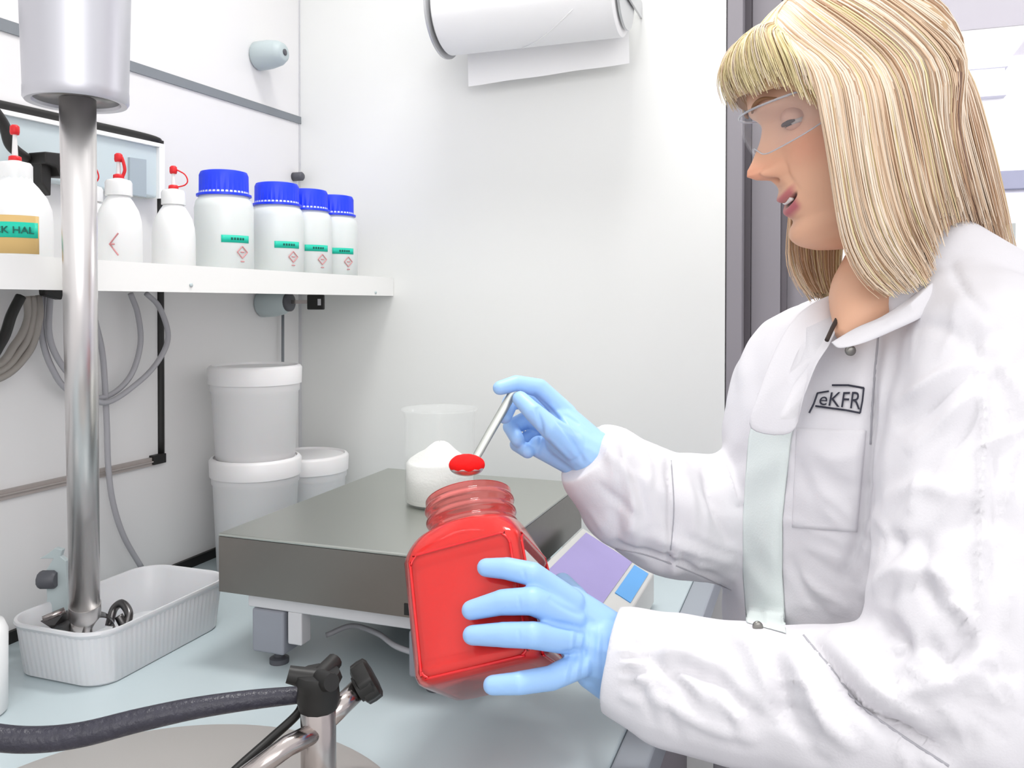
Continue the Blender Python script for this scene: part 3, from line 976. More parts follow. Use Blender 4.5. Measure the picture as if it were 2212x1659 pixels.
tag(put('white_canister', [lathe(W(-58, 1500, 0.92) * [1, 1, 0] + [0, 0, ZB], [(0.030, 0), (0.033, 0.003), (0.034, 0.09), (0.030, 0.10), (0.02, 0.104)], 40)], M['white'], sharp=50), 'white canister cut off by the left edge beside the tray', 'canister')


# ---------------------------------------------------------------- red jar
def frame_m(yaw, tilt, roll):
    def rz(a):
        c, s = math.cos(a), math.sin(a)
        return np.array([[c, -s, 0], [s, c, 0], [0, 0, 1]])

    def rx(a):
        c, s = math.cos(a), math.sin(a)
        return np.array([[1, 0, 0], [0, c, -s], [0, s, c]])

    def ry(a):
        c, s = math.cos(a), math.sin(a)
        return np.array([[c, 0, s], [0, 1, 0], [-s, 0, c]])
    return np.array([R, F, Z]).T @ (ry(-roll) @ rx(-tilt) @ rz(yaw))


JM = frame_m(-0.172, 0.60, 0.201)
JC = W(1048.8, 1327.4, 0.846)
JW, JH, JN, JR = 0.1248, 0.1297, 0.060, 0.0482
JJ = lambda q: JC + np.asarray(q) @ JM.T


def sqring(wd, e, z, n=160, circ=0.0, rc=0.0):
    t = np.arange(n) * 2 * PI / n + PI / 4
    c, s = np.cos(t), np.sin(t)
    r = (np.abs(c) ** e + np.abs(s) ** e) ** (-1 / e)
    x = r * c * wd
    y = r * s * wd
    return np.stack([x * (1 - circ) + rc * c * circ, y * (1 - circ) + rc * s * circ, np.full(n, z)], 1)


def jar_rings(ins, top):
    hw = JW / 2 - ins
    Rg = []
    for z, s in ((-JH / 2 + ins, 0.80), (-JH / 2 + 0.001 + ins, 0.90), (-JH / 2 + 0.004 + ins, 0.965), (-JH / 2 + 0.010 + ins, 1.0)):
        Rg.append(sqring(hw * s, 9, z))
    for k in range(1, 27):
        Rg.append(sqring(hw, 9, -JH / 2 + 0.010 + (JH - 0.022) * k / 26))
    zs = JH / 2 - 0.012
    for k in range(1, 11):
        a_ = k / 10
        cc = a_ ** 1.6
        Rg.append(sqring(hw * (1 - 0.10 * a_), 9 - 4 * a_, zs + (0.032 - 0) * math.sin(a_ * PI / 2), circ=cc * 0.98, rc=JR + 0.001 - ins))
    if top:
        z0 = zs + 0.032
        zt_ = JH / 2 + JN
        tot = zt_ - z0
        for k in range(1, 31):
            a_ = k / 30
            thd = 0.0020 * max(0, math.sin(a_ * 3 * 2 * PI)) if a_ < 0.9 else 0
            Rg.append(sqring(1, 2, z0 + tot * a_, circ=1, rc=JR - 0.0015 + thd - ins))
    return Rg


outer = jar_rings(0, True)


def recess(rgs, HWD, dp):
  for rg in rgs:      # recessed panel on every flat side
    for i in range(len(rg)):
        x, y, z = rg[i]
        for ax in (0, 1):
            o_ = 1 - ax
            if abs(rg[i][ax]) > HWD - 0.004 and z < JH / 2 - 0.010:
                e1 = (JW / 2 - 0.011 - abs(rg[i][o_])) / 0.0025
                e2 = (z + JH / 2 - 0.016) / 0.003
                e3 = (JH / 2 - 0.018 - z) / 0.003
                k = min(1, max(0, e1)) * min(1, max(0, e2)) * min(1, max(0, e3))
                rg[i][ax] -= math.copysign(dp * k, rg[i][ax])


recess(outer, JW / 2, 0.0028)
inner = [JJ(r) for r in jar_rings(0.0026, True)][::-1]
outerw = [JJ(r) for r in outer]
jr = empty('plastic_jar', JJ([(0, 0, -JH / 2)])[0], 'red square wide-mouth jar tilted and held in a blue-gloved hand', 'jar')
put('shell', [loft(outerw + inner)], M['jar'], jr, sharp=60)
cont = jar_rings(0.0032, False)[1:]
recess(cont, JW / 2 - 0.0032, 0.0028)
lastz = cont[-1][0][2]
for k in range(1, 5):
    cont.append(sqring(1, 2, lastz + 0.0006 * k, circ=1, rc=(JR - 0.003) * (1 - k / 4.02)))
tag(put('contents', [loft([JJ(r) for r in cont])], M['jarfill'], jr), 'bright red powder filling')

for axn, sgn_ in (('front', -1), ('side', 1)):  # darker red tubes stand in for shading along the recessed panel edges
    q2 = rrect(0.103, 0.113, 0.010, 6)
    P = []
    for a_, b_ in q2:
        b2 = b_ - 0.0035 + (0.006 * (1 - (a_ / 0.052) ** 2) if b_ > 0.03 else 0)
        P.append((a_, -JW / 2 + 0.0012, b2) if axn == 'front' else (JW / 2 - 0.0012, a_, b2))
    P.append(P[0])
    put('panel_groove_shade', [tube([JJ([p])[0] for p in P], 0.0014, 8, 2)], M['jarshade'], jr)

# spoon with powder
sp = empty('spatula', W(1008, 1004, 0.915), 'slim metal spatula spoon held in the raised gloved hand', 'spatula')
hd0 = W(1113, 838, 0.945)
hd1 = W(1030, 985, 0.918)
bcn = W(1008, 1010, 0.912)
put('handle', [tube([hd0, W(1090, 880, 0.94), W(1060, 932, 0.93), hd1, W(1018, 1000, 0.914)], [0.005, 0.005, 0.0048, 0.0045, 0.004], 12, 6, sq=0.35, up=F)], M['plate'], sp)
V, Fs = sphere((0, 0, 0), 1, 36, 16)
V = V[:, :1] * R * 0.0185 + V[:, 1:2] * F * 0.014 + np.minimum(V[:, 2:3], 0.1) * Z * 0.009
put('bowl', [(V + bcn, Fs)], M['steel'], sp, smooth=True)
V, Fs = sphere((0, 0, 0), 1, 48, 24)
nz = 1 + 0.03 * np.sin(V[:, 0] * 9) * np.cos(V[:, 1] * 7)
V = (V[:, :1] * R * 0.0195 + V[:, 1:2] * F * 0.015 + V[:, 2:3] * Z * 0.0115) * nz[:, None]
V[:, 2] = np.where(V[:, 2] < 0, V[:, 2] * 0.9, V[:, 2])
tag(put('powder_scoop', [(V + bcn + Z * 0.003, Fs)], M['redpow']), 'heap of bright red powder on the spatula above the jar', 'powder', kind='stuff')

# ---------------------------------------------------------------- person
pbase = W(1890, 1400, 0.90)
person = empty('person', (pbase[0], pbase[1], 0.0), 'blonde person in white lab coat, safety glasses and blue gloves filling a red jar', 'person')
g_ = math.radians(28)
Nf = -R * math.cos(g_) - F * math.sin(g_)
Sl = -F * math.cos(g_) + R * math.sin(g_)

# head -------------------------------------------------------------
al, be, ga = math.radians(-5), math.radians(16), math.radians(0)
Hf = math.cos(be) * (-R * math.cos(al) - F * math.sin(al)) - Z * math.sin(be)
Hl = -F * math.cos(al) + R * math.sin(al)
Hu = np.cross(Hf, Hl)
HM = np.array([Hf, Hl, Hu]).T
HO = W(1616, 382, 0.885) - HM @ np.array([0.1175, 0, -0.040])
HH = lambda q: HO + np.asarray(q) @ HM.T


def interp(tab, z):
    t = np.array(tab)
    o_ = np.argsort(t[:, 0])
    t = t[o_]
    # monotone-ish smooth interpolation
    zz = np.asarray(z)
    return np.interp(zz, t[:, 0], t[:, 1])


def smooth_tab(tab, n=400):
    t = np.array(sorted(tab))
    zz = np.linspace(t[0, 0], t[-1, 0], n)
    v = np.interp(zz, t[:, 0], t[:, 1])
    for _ in range(12):
        v[1:-1] = 0.25 * v[:-2] + 0.5 * v[1:-1] + 0.25 * v[2:]
    return np.stack([zz, v], 1)


FRONT = smooth_tab([(-0.128, 0.020), (-0.124, 0.050), (-0.119, 0.072), (-0.112, 0.085), (-0.104, 0.0905), (-0.097, 0.0905), (-0.089, 0.0865), (-0.08, 0.0885), (-0.07, 0.091), (-0.058, 0.090), (-0.05, 0.0885),
                    (-0.03, 0.085), (-0.01, 0.084), (0.004, 0.086), (0.018, 0.0945), (0.03, 0.097), (0.05, 0.095), (0.07, 0.086), (0.09, 0.068), (0.105, 0.044), (0.115, 0.02), (0.119, 0.003)])
BACK = smooth_tab([(-0.128, 0.0), (-0.12, 0.0), (-0.10, -0.02), (-0.06, -0.055), (-0.03, -0.075), (0.0, -0.088), (0.04, -0.095), (0.08, -0.078), (0.105, -0.045), (0.119, -0.003)])
WID = smooth_tab([(-0.128, 0.012), (-0.122, 0.022), (-0.113, 0.034), (-0.10, 0.043), (-0.08, 0.053), (-0.06, 0.060), (-0.03, 0.067), (0.0, 0.071), (0.03, 0.073), (0.06, 0.070), (0.085, 0.058), (0.105, 0.037), (0.119, 0.004)])
nz_, nt_ = 240, 300
zz = np.linspace(-0.128, 0.119, nz_)
tt = np.linspace(-1, 1, nt_ + 1)[:-1]
th = PI * np.sign(tt) * np.abs(tt) ** 1.35
xf = np.interp(zz, *FRONT.T)[:, None]
xb2 = np.interp(zz, *BACK.T)[:, None]
wd = np.interp(zz, *WID.T)[:, None]
cth, sth = np.cos(th)[None], np.sin(th)[None]
xm = np.minimum(0.0, xb2 + 0.02) + 0.005
e_ = 2.25
rr = (np.abs(cth) ** e_ + np.abs(sth) ** e_) ** (-1 / e_)
X = np.where(cth > 0, xm + (xf - xm) * rr * cth, xm + (xm - xb2) * rr * cth)
Y = wd * rr * sth
ZZ = np.repeat(zz[:, None], nt_, 1)
G = lambda a, s: np.exp(-(a / s) ** 2)
fr = (cth > 0) * np.clip(cth * 2, 0, 1)
aY = np.abs(Y)
# nose
nx = np.interp(ZZ, [-0.058, -0.0505, -0.046, -0.040, -0.034, -0.026, -0.015, -0.003, 0.008, 0.02], [0, 0.008, 0.0225, 0.0320, 0.0310, 0.0245, 0.0165, 0.0085, 0.0025, 0])
nw = np.interp(ZZ, [-0.055, -0.040, -0.02, 0.005, 0.02], [0.0135, 0.0130, 0.0095, 0.0085, 0.012])
X = X + fr * nx * G(Y, nw)
X = X + fr * 0.0120 * G(aY - 0.0145, 0.0048) * G(ZZ + 0.0430, 0.0062)
X = X - fr * 0.003 * G(aY - 0.0215, 0.003) * G(ZZ + 0.0430, 0.007)     # nostril wings
X = X - fr * 0.005 * G(aY - 0.0075, 0.004) * G(ZZ + 0.0505, 0.003)
# eye sockets, brow, cheeks
X = X - fr * 0.0085 * G(aY - 0.030, 0.0165) * G(ZZ - 0.002, 0.0125)
X = X + fr * 0.004 * G(aY - 0.028, 0.022) * G(ZZ - 0.022, 0.007)
X = X + fr * 0.004 * G(aY - 0.037, 0.016) * G(ZZ + 0.032, 0.016)
Y = Y + np.sign(Y) * 0.003 * G(aY - 0.05, 0.02) * G(ZZ + 0.022, 0.02)
# smile crease
X = X - fr * 0.0022 * G(aY - (0.018 + (-0.045 - ZZ) * 0.45), 0.0035) * G(ZZ + 0.056, 0.014)
# lips: smile curve; mouth corner is higher
zm = -0.0745 + 0.0065 * np.clip(aY / 0.026, 0, 1.3) ** 2
lw = np.clip(1 - (aY / 0.0265) ** 2, 0, 1)
X = X + fr * (0.0044 * G(ZZ - zm - 0.0060, 0.0042) + 0.0040 * G(ZZ - zm + 0.0068, 0.0045)) * lw ** 0.7
X = X - fr * 0.0075 * G(ZZ - zm, 0.0024) * np.clip(lw * 1.6, 0, 1)
X = X - fr * 0.003 * G(ZZ + 0.0895, 0.004) * G(Y, 0.018)
X = X + fr * 0.0035 * G(ZZ + 0.104, 0.010) * G(Y, 0.015)
ZS_ = np.where(ZZ < -0.05, -0.05 + (ZZ + 0.05) * 1.20, ZZ)
HV = np.stack([X, Y, ZS_], -1).reshape(-1, 3)
HF = [(i * nt_ + j, i * nt_ + (j + 1) % nt_, (i + 1) * nt_ + (j + 1) % nt_, (i + 1) * nt_ + j) for i in range(nz_ - 1) for j in range(nt_)]
HF += [tuple(range(nt_))[::-1], tuple(range((nz_ - 1) * nt_, nz_ * nt_))]
# skin base colour; blends add blush and lips, darken nostrils and eye sockets
cb = np.array(lin('dfae90'))
cols = np.tile(cb, (len(HV), 1))
f1 = fr * np.ones_like(ZZ)


def blend(col, a):
    global cols
    a = np.clip(a, 0, 1).reshape(-1, 1)
    cols = cols * (1 - a) + np.array(lin(col)) * a


blend('d98d74', f1 * 0.45 * G(aY - 0.042, 0.020) * G(ZZ + 0.030, 0.020))
blend('e08a6e', f1 * 0.5 * G(Y, 0.014) * G(ZZ + 0.040, 0.012))
lipm = np.clip(lw * 3, 0, 1)
blend('bb6a6c', f1 * 0.95 * lipm * np.clip(1.4 - np.abs(ZZ - zm - 0.0050) / 0.0042, 0, 1))
blend('b5606a', f1 * 0.95 * lipm * np.clip(1.5 - np.abs(ZZ - zm + 0.0065) / 0.0046, 0, 1))
blend('4a1b1c', f1 * 0.95 * np.clip(lw * 5, 0, 1) * np.clip(1.5 - np.abs(ZZ - zm) / 0.0018, 0, 1))
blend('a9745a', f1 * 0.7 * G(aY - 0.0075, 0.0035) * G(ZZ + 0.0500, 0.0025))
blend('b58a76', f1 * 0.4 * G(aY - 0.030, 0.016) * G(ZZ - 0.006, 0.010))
headV = HH(HV)
# neck and shoulders under the coat
nk = []
for (l, a_, b_) in (((0.0, 0, -0.045), 0.050, 0.052), ((-0.012, 0, -0.09), 0.050, 0.050), ((-0.03, 0, -0.125), 0.052, 0.052), ((-0.050, 0, -0.165), 0.052, 0.052), ((-0.055, 0, -0.20), 0.052, 0.055), ((-0.06, 0, -0.235), 0.055, 0.065), ((1925, 760, .915), 0.08, 0.12), ((1890, 1000, .915), 0.09, 0.13), ((1892, 1700, .915), 0.09, 0.13)):
    c = W(*l) if l[0] > 100 else HH(np.array(l))
    t_ = np.arange(40) * 2 * PI / 40
    nk.append(c + np.outer(np.cos(t_) * a_, Nf) + np.outer(np.sin(t_) * b_, Sl))
nv, nf = loft(nk)
cv_, cf_ = tube([W(1905, 590, .868), W(1868, 650, .850), W(1840, 697, .836), W(1818, 726, .828)], [.040, .036, .021, .007], 28)
nf = list(nf) + [tuple(i + len(nv) for i in f) for f in cf_]
nv = np.concatenate([nv, cv_])
allV = np.concatenate([headV, nv])
allF = HF + [tuple(i + len(headV) for i in f) for f in nf]
body = put('body', [(allV, allF)], M['skin'], person, fix=True)
ca = body.data.color_attributes.new('tint', 'FLOAT_COLOR', 'POINT')
buf = np.ones((len(allV), 4))
buf[:len(HV), :3] = cols
buf[len(HV):, :3] = cb
ca.data.foreach_set('color', buf.ravel())

for sgn in (1, -1):
    ec = np.array([0.0645, 0.0305 * sgn, 0.0005])
    ey = put('eye', [sphere(HH(ec), 0.0118)], M['eyew'], person)
    gz = np.array([0.90, 0.02, -0.42])
    gz /= np.linalg.norm(gz)
    put('iris', [lathe(HH(ec), [(0.0080, 0.0090), (0.0076, 0.0100), (0.0040, 0.0121), (0.0003, 0.0125)], 24, HM @ gz)], M['eyed'], ey)
    # upper lid: spherical cap reaching over the eye
    rows = []
    for i in range(14):
        v_ = math.radians(-12 + 95 * i / 13)
        row = []
        for j in range(20):
            u_ = math.radians(-115 + 230 * j / 19)
            rad = 0.0131
            drop = math.radians(-2) * math.cos(u_ * 1.1)
            v2 = v_ + (drop if i == 0 else 0)
            row.append(ec + rad * np.array([math.cos(v2) * math.cos(u_), math.cos(v2) * math.sin(u_), math.sin(v2)]))
        rows.append(row)
    LV = HH(np.array(rows).reshape(-1, 3))
    LF = [(i * 20 + j, i * 20 + j + 1, (i + 1) * 20 + j + 1, (i + 1) * 20 + j) for i in range(13) for j in range(19)]
    lid = put('upper_eyelid', [(LV, LF)], mat('eyelid_skin', 'cf9f88', 0.5, vary=0.03), person)
    put('eyelashes', [tube([HH(ec + 0.0135 * np.array([math.cos(math.radians(-15)) * math.cos(u), math.cos(math.radians(-15)) * math.sin(u), math.sin(math.radians(-15))])) for u in np.linspace(-1.1 * sgn, 1.25 * sgn, 7)], [0.0006, 0.0012, 0.0016, 0.0018, 0.0020, 0.0022, 0.0010], 6, 4)], M['lash'], lid)
    rows = []
    for i in range(8):
        v_ = math.radians(-32 - 50 * i / 7)
        rows.append([ec + 0.0128 * np.array([math.cos(v_) * math.cos(u), math.cos(v_) * math.sin(u), math.sin(v_)]) for u in np.radians(np.linspace(-115, 115, 20))])
    LV = HH(np.array(rows).reshape(-1, 3))
    LF = [(i * 20 + j, i * 20 + j + 1, (i + 1) * 20 + j + 1, (i + 1) * 20 + j) for i in range(7) for j in range(19)]
    put('lower_eyelid', [(LV, LF)], bpy.data.materials['eyelid_skin'], person)
    P = [(0.0985, 0.012 * sgn, 0.0205), (0.097, 0.022 * sgn, 0.0255), (0.0905, 0.034 * sgn, 0.0275), (0.080, 0.045 * sgn, 0.0225)]
    put('eyebrow', [tube([HH(np.array(p)) for p in P], [0.0012, 0.0022, 0.002, 0.0008], 8, 6)], M['brow'], person)
# upper teeth seen in the smile
tv = []
for i in range(9):
    y = -0.016 + 0.004 * i
    tv.append(np.array([0.0868 - 7 * y * y, y, -0.0765 + 7 * y * y]))
put('teeth', [tube([HH(p) for p in tv], 0.0026, 8, 4)], M['teeth'], person)

# hair ---------------------------------------------------------------
near = [
    [(1755, 10, .850), (1752, 70, .822), (1752, 140, .806), (1775, 230, .798), (1796, 340, .797), (1814, 450, .797), (1836, 540, .797), (1880, 610, .797), (1940, 645, .797)],
    [(1770, 2, .850), (1790, 70, .812), (1815, 150, .797), (1835, 240, .790), (1852, 350, .788), (1870, 450, .787), (1905, 540, .787), (1955, 600, .79), (1985, 640, .795)],
    [(1800, -15, .853), (1845, 60, .808), (1880, 150, .790), (1903, 250, .783), (1920, 350, .782), (1940, 440, .783), (1968, 520, .785), (1998, 570, .79), (2012, 620, .795)],
    [(1840, -25, .858), (1900, 50, .812), (1945, 140, .792), (1975, 240, .785), (1993, 330, .784), (2006, 410, .786), (2018, 455, .79), (2028, 490, .795), (2036, 530, .80)],
    [(1885, -25, .868), (1950, 45, .828), (2000, 130, .808), (2035, 230, .800), (2056, 320, .800), (2070, 385, .804), (2082, 425, .812), (2092, 465, .82), (2104, 500, .83)],
    [(1920, -18, .885), (1995, 50, .858), (2052, 135, .842), (2090, 235, .835), (2112, 330, .834), (2130, 410, .837), (2146, 480, .842), (2160, 530, .848), (2172, 575, .852)],
    [(1930, -14, .905), (2012, 50, .895), (2075, 135, .890), (2115, 240, .885), (2138, 335, .885), (2152, 415, .885), (2163, 480, .885), (2172, 535, .885), (2180, 585, .885)],
    [(1925, -12, .925), (2005, 50, .935), (2065, 135, .945), (2105, 240, .945), (2128, 335, .945), (2142, 415, .94), (2152, 480, .935), (2160, 535, .93), (2165, 585, .925)],
    [(1900, -15, .945), (1960, 50, .965), (2005, 140, .98), (2035, 240, .985), (2050, 335, .985), (2060, 415, .98), (2070, 480, .975), (2080, 535, .97), (2090, 585, .96)],
]
fringe = [
    [(1830, -18, .885), (1720, 18, .895), (1640, 52, .905), (1592, 90, .915), (1578, 140, .92), (1592, 200, .92), (1612, 260, .915)],
    [(1815, -18, .875), (1720, 20, .868), (1648, 50, .862), (1600, 92, .858), (1588, 140, .856), (1598, 190, .856), (1618, 240, .858)],
    [(1805, -15, .865), (1735, 22, .845), (1680, 60, .832), (1640, 110, .826), (1626, 155, .824), (1638, 195, .824), (1665, 222, .825)],
    [(1795, -12, .858), (1745, 25, .832), (1708, 75, .818), (1682, 125, .812), (1680, 170, .810), (1700, 210, .810), (1735, 234, .810)],
    [(1790, -10, .855), (1765, 30, .828), (1742, 85, .812), (1730, 135, .806), (1738, 180, .802), (1760, 222, .800), (1792, 252, .798)],
]
farc = [
    [(1700, 60, .91), (1640, 130, .935), (1660, 250, .945), (1705, 380, .945), (1708, 480, .940), (1705, 560, .935), (1730, 620, .93), (1765, 655, .92)],
    [(1760, 30, .93), (1740, 120, .955), (1740, 250, .965), (1755, 380, .965), (1760, 480, .960), (1758, 560, .955), (1770, 620, .945), (1790, 665, .935)],
    [(1830, 0, .945), (1830, 120, .975), (1830, 250, .98), (1830, 380, .98), (1825, 480, .975), (1815, 560, .965), (1812, 610, .955), (1818, 650, .94)],
]


hbvh = BVHTree.FromPolygons([Vector(v) for v in HV], HF)


def skull(x, y, k=1.0):
    loc = hbvh.ray_cast(Vector((x, y, 0.3)), Vector((0, 0, -1)))[0]
    z = loc[2] if loc is not None else 0.05
    return HH(np.array([x, y, z + 0.0115 * k]))


def push_out(A, gap=0.0115, n=36):
    B = np.array([gsample(A, k / (n - 1)) for k in range(n)])
    Lc = (B - HO) @ HM
    for i in range(B.shape[0]):
        for j in range(B.shape[1]):
            p = Vector(Lc[i, j])
            loc, nr, ix, ds = hbvh.find_nearest(p)
            dirn = p - Vector((-0.01, 0, min(max(p.z, -0.04), 0.05)))
            inside = (p - loc).dot(loc - Vector((-0.01, 0, min(max(loc.z, -0.04), 0.05)))) < 0
            if inside or ds < gap:
                o_ = (loc - Vector((-0.01, 0, min(max(loc.z, -0.04), 0.05)))).normalized()
                Lc[i, j] = np.array(loc + o_ * gap)
    B = HO + Lc @ HM.T
    for _ in range(2):
        B[:, 1:-1] = 0.25 * B[:, :-2] + 0.5 * B[:, 1:-1] + 0.25 * B[:, 2:]
    return B


NR = [.060, .050, .034, .016, -.006, -.028, -.048, -.062, -.070]
NY = [.040, .050, .054, .054, .052, .044, .024, -.010, -.045]
near = [[skull(NR[i], 0.006), skull(NR[i] * 0.95, NY[i] * 0.55), skull(NR[i] * 0.98 - 0.004, NY[i])] + g[2:] for i, g in enumerate(near)]
farc = [[skull(x, -0.006), skull(x, -0.045)] + g[2:] for x, g in zip((.055, .03, .0), farc)]
fringe = []
for u in np.linspace(0, 1, 7):
    y = -0.058 + 0.126 * u
    xe = 0.107 * math.sqrt(max(0, 1 - (y / 0.092) ** 2)) + 0.002
    ze = 0.026 + 0.014 * math.sin(u * PI) - 0.006 * u
    fringe.append([skull(0.035 - 0.01 * u, y * 0.22), skull(0.066 - 0.012 * u, y * 0.5, 1.01), HH(np.array([0.098 * (0.62 + 0.38 * math.cos(y * 17)), y * 0.80, 0.090])), HH(np.array([xe + 0.004, y * 0.94, 0.064])), HH(np.array([xe, y, ze]))])
fringe.append([skull(.056, .010), skull(.056, .034), W(1752, 140, .80), W(1768, 190, .80), W(1798, 262, .796)])


def guide_arr(gs, n=26):
    out = []
    for g in gs:
        P = smoothpath([W(*q) if isinstance(q, tuple) else q for q in g], 10)
        L = np.r_[0, np.cumsum(np.linalg.norm(np.diff(P, axis=0), axis=1))]
        u = np.linspace(0, L[-1], n)
        out.append(np.stack([np.interp(u, L, P[:, k]) for k in range(3)], 1))
    return np.array(out)


def gsample(A, u):
    x = u * (len(A) - 1)
    i = int(min(max(math.floor(x), 0), len(A) - 2))
    t = x - i
    a = A[max(i - 1, 0)]
    b = A[i]
    c = A[i + 1]
    d = A[min(i + 2, len(A) - 1)]
    return 0.5 * ((2 * b) + (-a + c) * t + (2 * a - 5 * b + 4 * c - d) * t * t + (-a + 3 * b - 3 * c + d) * t ** 3)


axis_pt = HH(np.array([-0.01, 0, 0.0]))


def sheet(A, n, inset):
    S = np.array([gsample(A, k / (n - 1)) for k in range(n)])
    c = axis_pt.copy()
    D = S - c
    D[..., 2] *= 0.4
    D /= np.linalg.norm(D, axis=-1)[..., None]
    S = S - D * inset
    m = S.shape[1]
    S = S[:, : m - 1]
    m -= 1
    return S.reshape(-1, 3), [(i * m + j, i * m + j + 1, (i + 1) * m + j + 1, (i + 1) * m + j) for i in range(n - 1) for j in range(m - 1)]


An, Af, Ac = [push_out(guide_arr(g_s)) for g_s in (near, fringe, farc)]
hair = put('hair', [sheet(An, 60, 0.006), sheet(Af, 30, 0.004), sheet(Ac, 20, 0.004)], M['hairu'], person)
# scalp layer following the skull under the strands
hv3 = HV.reshape(nz_, nt_, 3)
hn = np.cross(np.gradient(hv3, axis=1), np.gradient(hv3, axis=0))
hn /= np.linalg.norm(hn, axis=2)[..., None] + 1e-9
cen = np.array([0, 0, 0.01])
hn *= np.sign(((hv3 - cen) * hn).sum(2))[..., None]
capV = (hv3 + hn * 0.0032).reshape(-1, 3)
capV[:, 2] += (HV[:, 2] > 0.112) * 0.002
fc_ = HV[np.array([f for f in HF if len(f) == 4])].mean(1)
q4 = [f for f in HF if len(f) == 4]
keep = [f for f, c in zip(q4, fc_) if c[2] > 0.060 + (c[0] - 0.085) * 1.35 + 0.25 * abs(c[1]) * (c[0] > 0.03)]
keep.append(tuple(range((nz_ - 1) * nt_, nz_ * nt_)))
put('scalp_hair', [(HH(capV), keep)], M['hairu'], hair)


def strands(A, count, umin, umax, pal, rad, jit, lift=0.004, lmin=0.9, smin=0):
    V = []
    Fs = []
    fm = []
    off = 0
    n = A.shape[1]
    s = np.linspace(0, 1, n)
    clumps = [(RNG.uniform(umin, umax), RNG.choice(len(pal[0]), p=pal[1]), RNG.uniform(-1, 1)) for _ in range(max(6, count // 26))]
    for k in range(count):
        cu = clumps[RNG.integers(len(clumps))]
        u = np.clip(cu[0] + RNG.normal() * 0.012, umin, umax)
        col = cu[1] if RNG.random() < 0.72 else RNG.choice(len(pal[0]), p=pal[1])
        P = gsample(A, u).copy()
        D = P - axis_pt
        D[:, 2] *= 0.3
        D /= np.linalg.norm(D, axis=1)[:, None]
        a = lift * (0.5 * cu[2] + RNG.uniform(-0.6, 0.6))
        P += D * (a * np.sin(np.clip(s * 1.3 + 0.1, 0, 1) * PI / 2) + 0.0012 * math.sin(k) * np.sin(s * 7 + k))[:, None]
        P += np.outer(s ** 1.5, RNG.normal(size=3) * jit)
        L = RNG.uniform(lmin, 1.0)
        m = max(6, int(n * L))
        P = P[:m]
        if smin:
            P, D = P[smin + RNG.integers(5):], D[smin:]
            D = D[len(D) - (n - m) - len(P):][:len(P)]
            m = len(P)
        r = rad * RNG.uniform(0.6, 1.3) * np.minimum(1, np.linspace(1.15, 0.25, m) * 1.4)
        T = np.gradient(P, axis=0)
        T /= np.linalg.norm(T, axis=1)[:, None] + 1e-12
        uu = np.cross(T, D[:m])
        uu /= np.linalg.norm(uu, axis=1)[:, None] + 1e-12
        vv = np.cross(T, uu)
        ring = np.stack([P + r[:, None] * uu * 1.5, P + r[:, None] * vv, P - r[:, None] * uu * 1.5, P - r[:, None] * vv], 1)
        V.append(ring.reshape(-1, 3))
        for i in range(m - 1):
            for j in range(4):
                q = (j + 1) % 4
                Fs.append((off + i * 4 + j, off + i * 4 + q, off + (i + 1) * 4 + q, off + (i + 1) * 4 + j))
                fm.append(pal[0][col])
        off += m * 4
    return np.concatenate(V), Fs, fm


HMATS = [M['hair1'], M['hair2'], M['hair3'], M['hair4'], M['hair5']]
V1, F1, m1 = strands(An, 2600, 0.0, 0.52, ([0, 1, 2, 3], [0.46, 0.32, 0.16, 0.06]), 0.00062, 0.0030)
put('side_strands', [(V1, F1)], HMATS, hair, fix=False, fm=m1)
V1, F1, m1 = strands(An, 2000, 0.50, 1.0, ([0, 1, 2, 3], [0.26, 0.42, 0.30, 0.02]), 0.00062, 0.0032)
put('back_strands', [(V1, F1)], HMATS, hair, fix=False, fm=m1)
V1, F1, m1 = strands(An, 230, 0.44, 0.53, ([4, 2], [0.55, 0.45]), 0.00062, 0.0022, 0.007, 0.9, 12)
put('dark_strands', [(V1, F1)], HMATS, hair, fix=False, fm=m1)
V1, F1, m1 = strands(Af, 1300, 0.0, 1.0, ([0, 1, 2, 3], [0.3, 0.15, 0.08, 0.47]), 0.00052, 0.0030, 0.003, 0.78)
put('fringe_strands', [(V1, F1)], HMATS, hair, fix=False, fm=m1)
V1, F1, m1 = strands(Ac, 800, 0.0, 1.0, ([0, 1, 2, 3], [0.15, 0.35, 0.22, 0.28]), 0.0008, 0.0028, 0.003)
put('far_strands', [(V1, F1)], HMATS, hair, fix=False, fm=m1)

# lab coat -----------------------------------------------------------
t_ = np.arange(64) * 2 * PI / 64
rings = []
for (px, py, a_, b_) in ((1960, 600, .050, .065), (1955, 640, .064, .095), (1945, 668, .082, .135), (1930, 700, .096, .165), (1925, 745, .108, .182), (1905, 810, .118, .186), (1890, 880, .126, .186), (1884, 960, .131, .186), (1884, 1100, .132, .186), (1888, 1250, .132, .188), (1892, 1400, .134, .19), (1892, 1700, .14, .20)):
    c = W(px, py, 0.915)
    rings.append(c + np.outer(np.cos(t_) * a_, Nf) + np.outer(np.sin(t_) * b_, Sl))
parts = [loft(rings)]
parts += chain([W(1985, 640, .87), W(2080, 690, .82), W(2130, 760, .79)], [.055, .066, .078])
nearA = [(2130, 760, .79), (2122, 900, .765), (2115, 1080, .735), (2110, 1280, .70), (2085, 1490, .675), (1990, 1540, .685), (1850, 1535, .70), (1700, 1512, .725), (1580, 1495, .745), (1450, 1468, .765), (1375, 1440, .78), (1326, 1421, .79)]
nearR = [.078, .082, .084, .084, .084, .078, .070, .062, .0605, .0585, .053, .044]
parts += chain([W(*q) for q in nearA], nearR)
farA = [(1800, 770, 1.03), (1740, 950, 1.03), (1660, 1120, 1.015), (1560, 1120, .99), (1450, 1112, .965), (1370, 1070, .95), (1310, 1015, .94), (1276, 974, .935)]
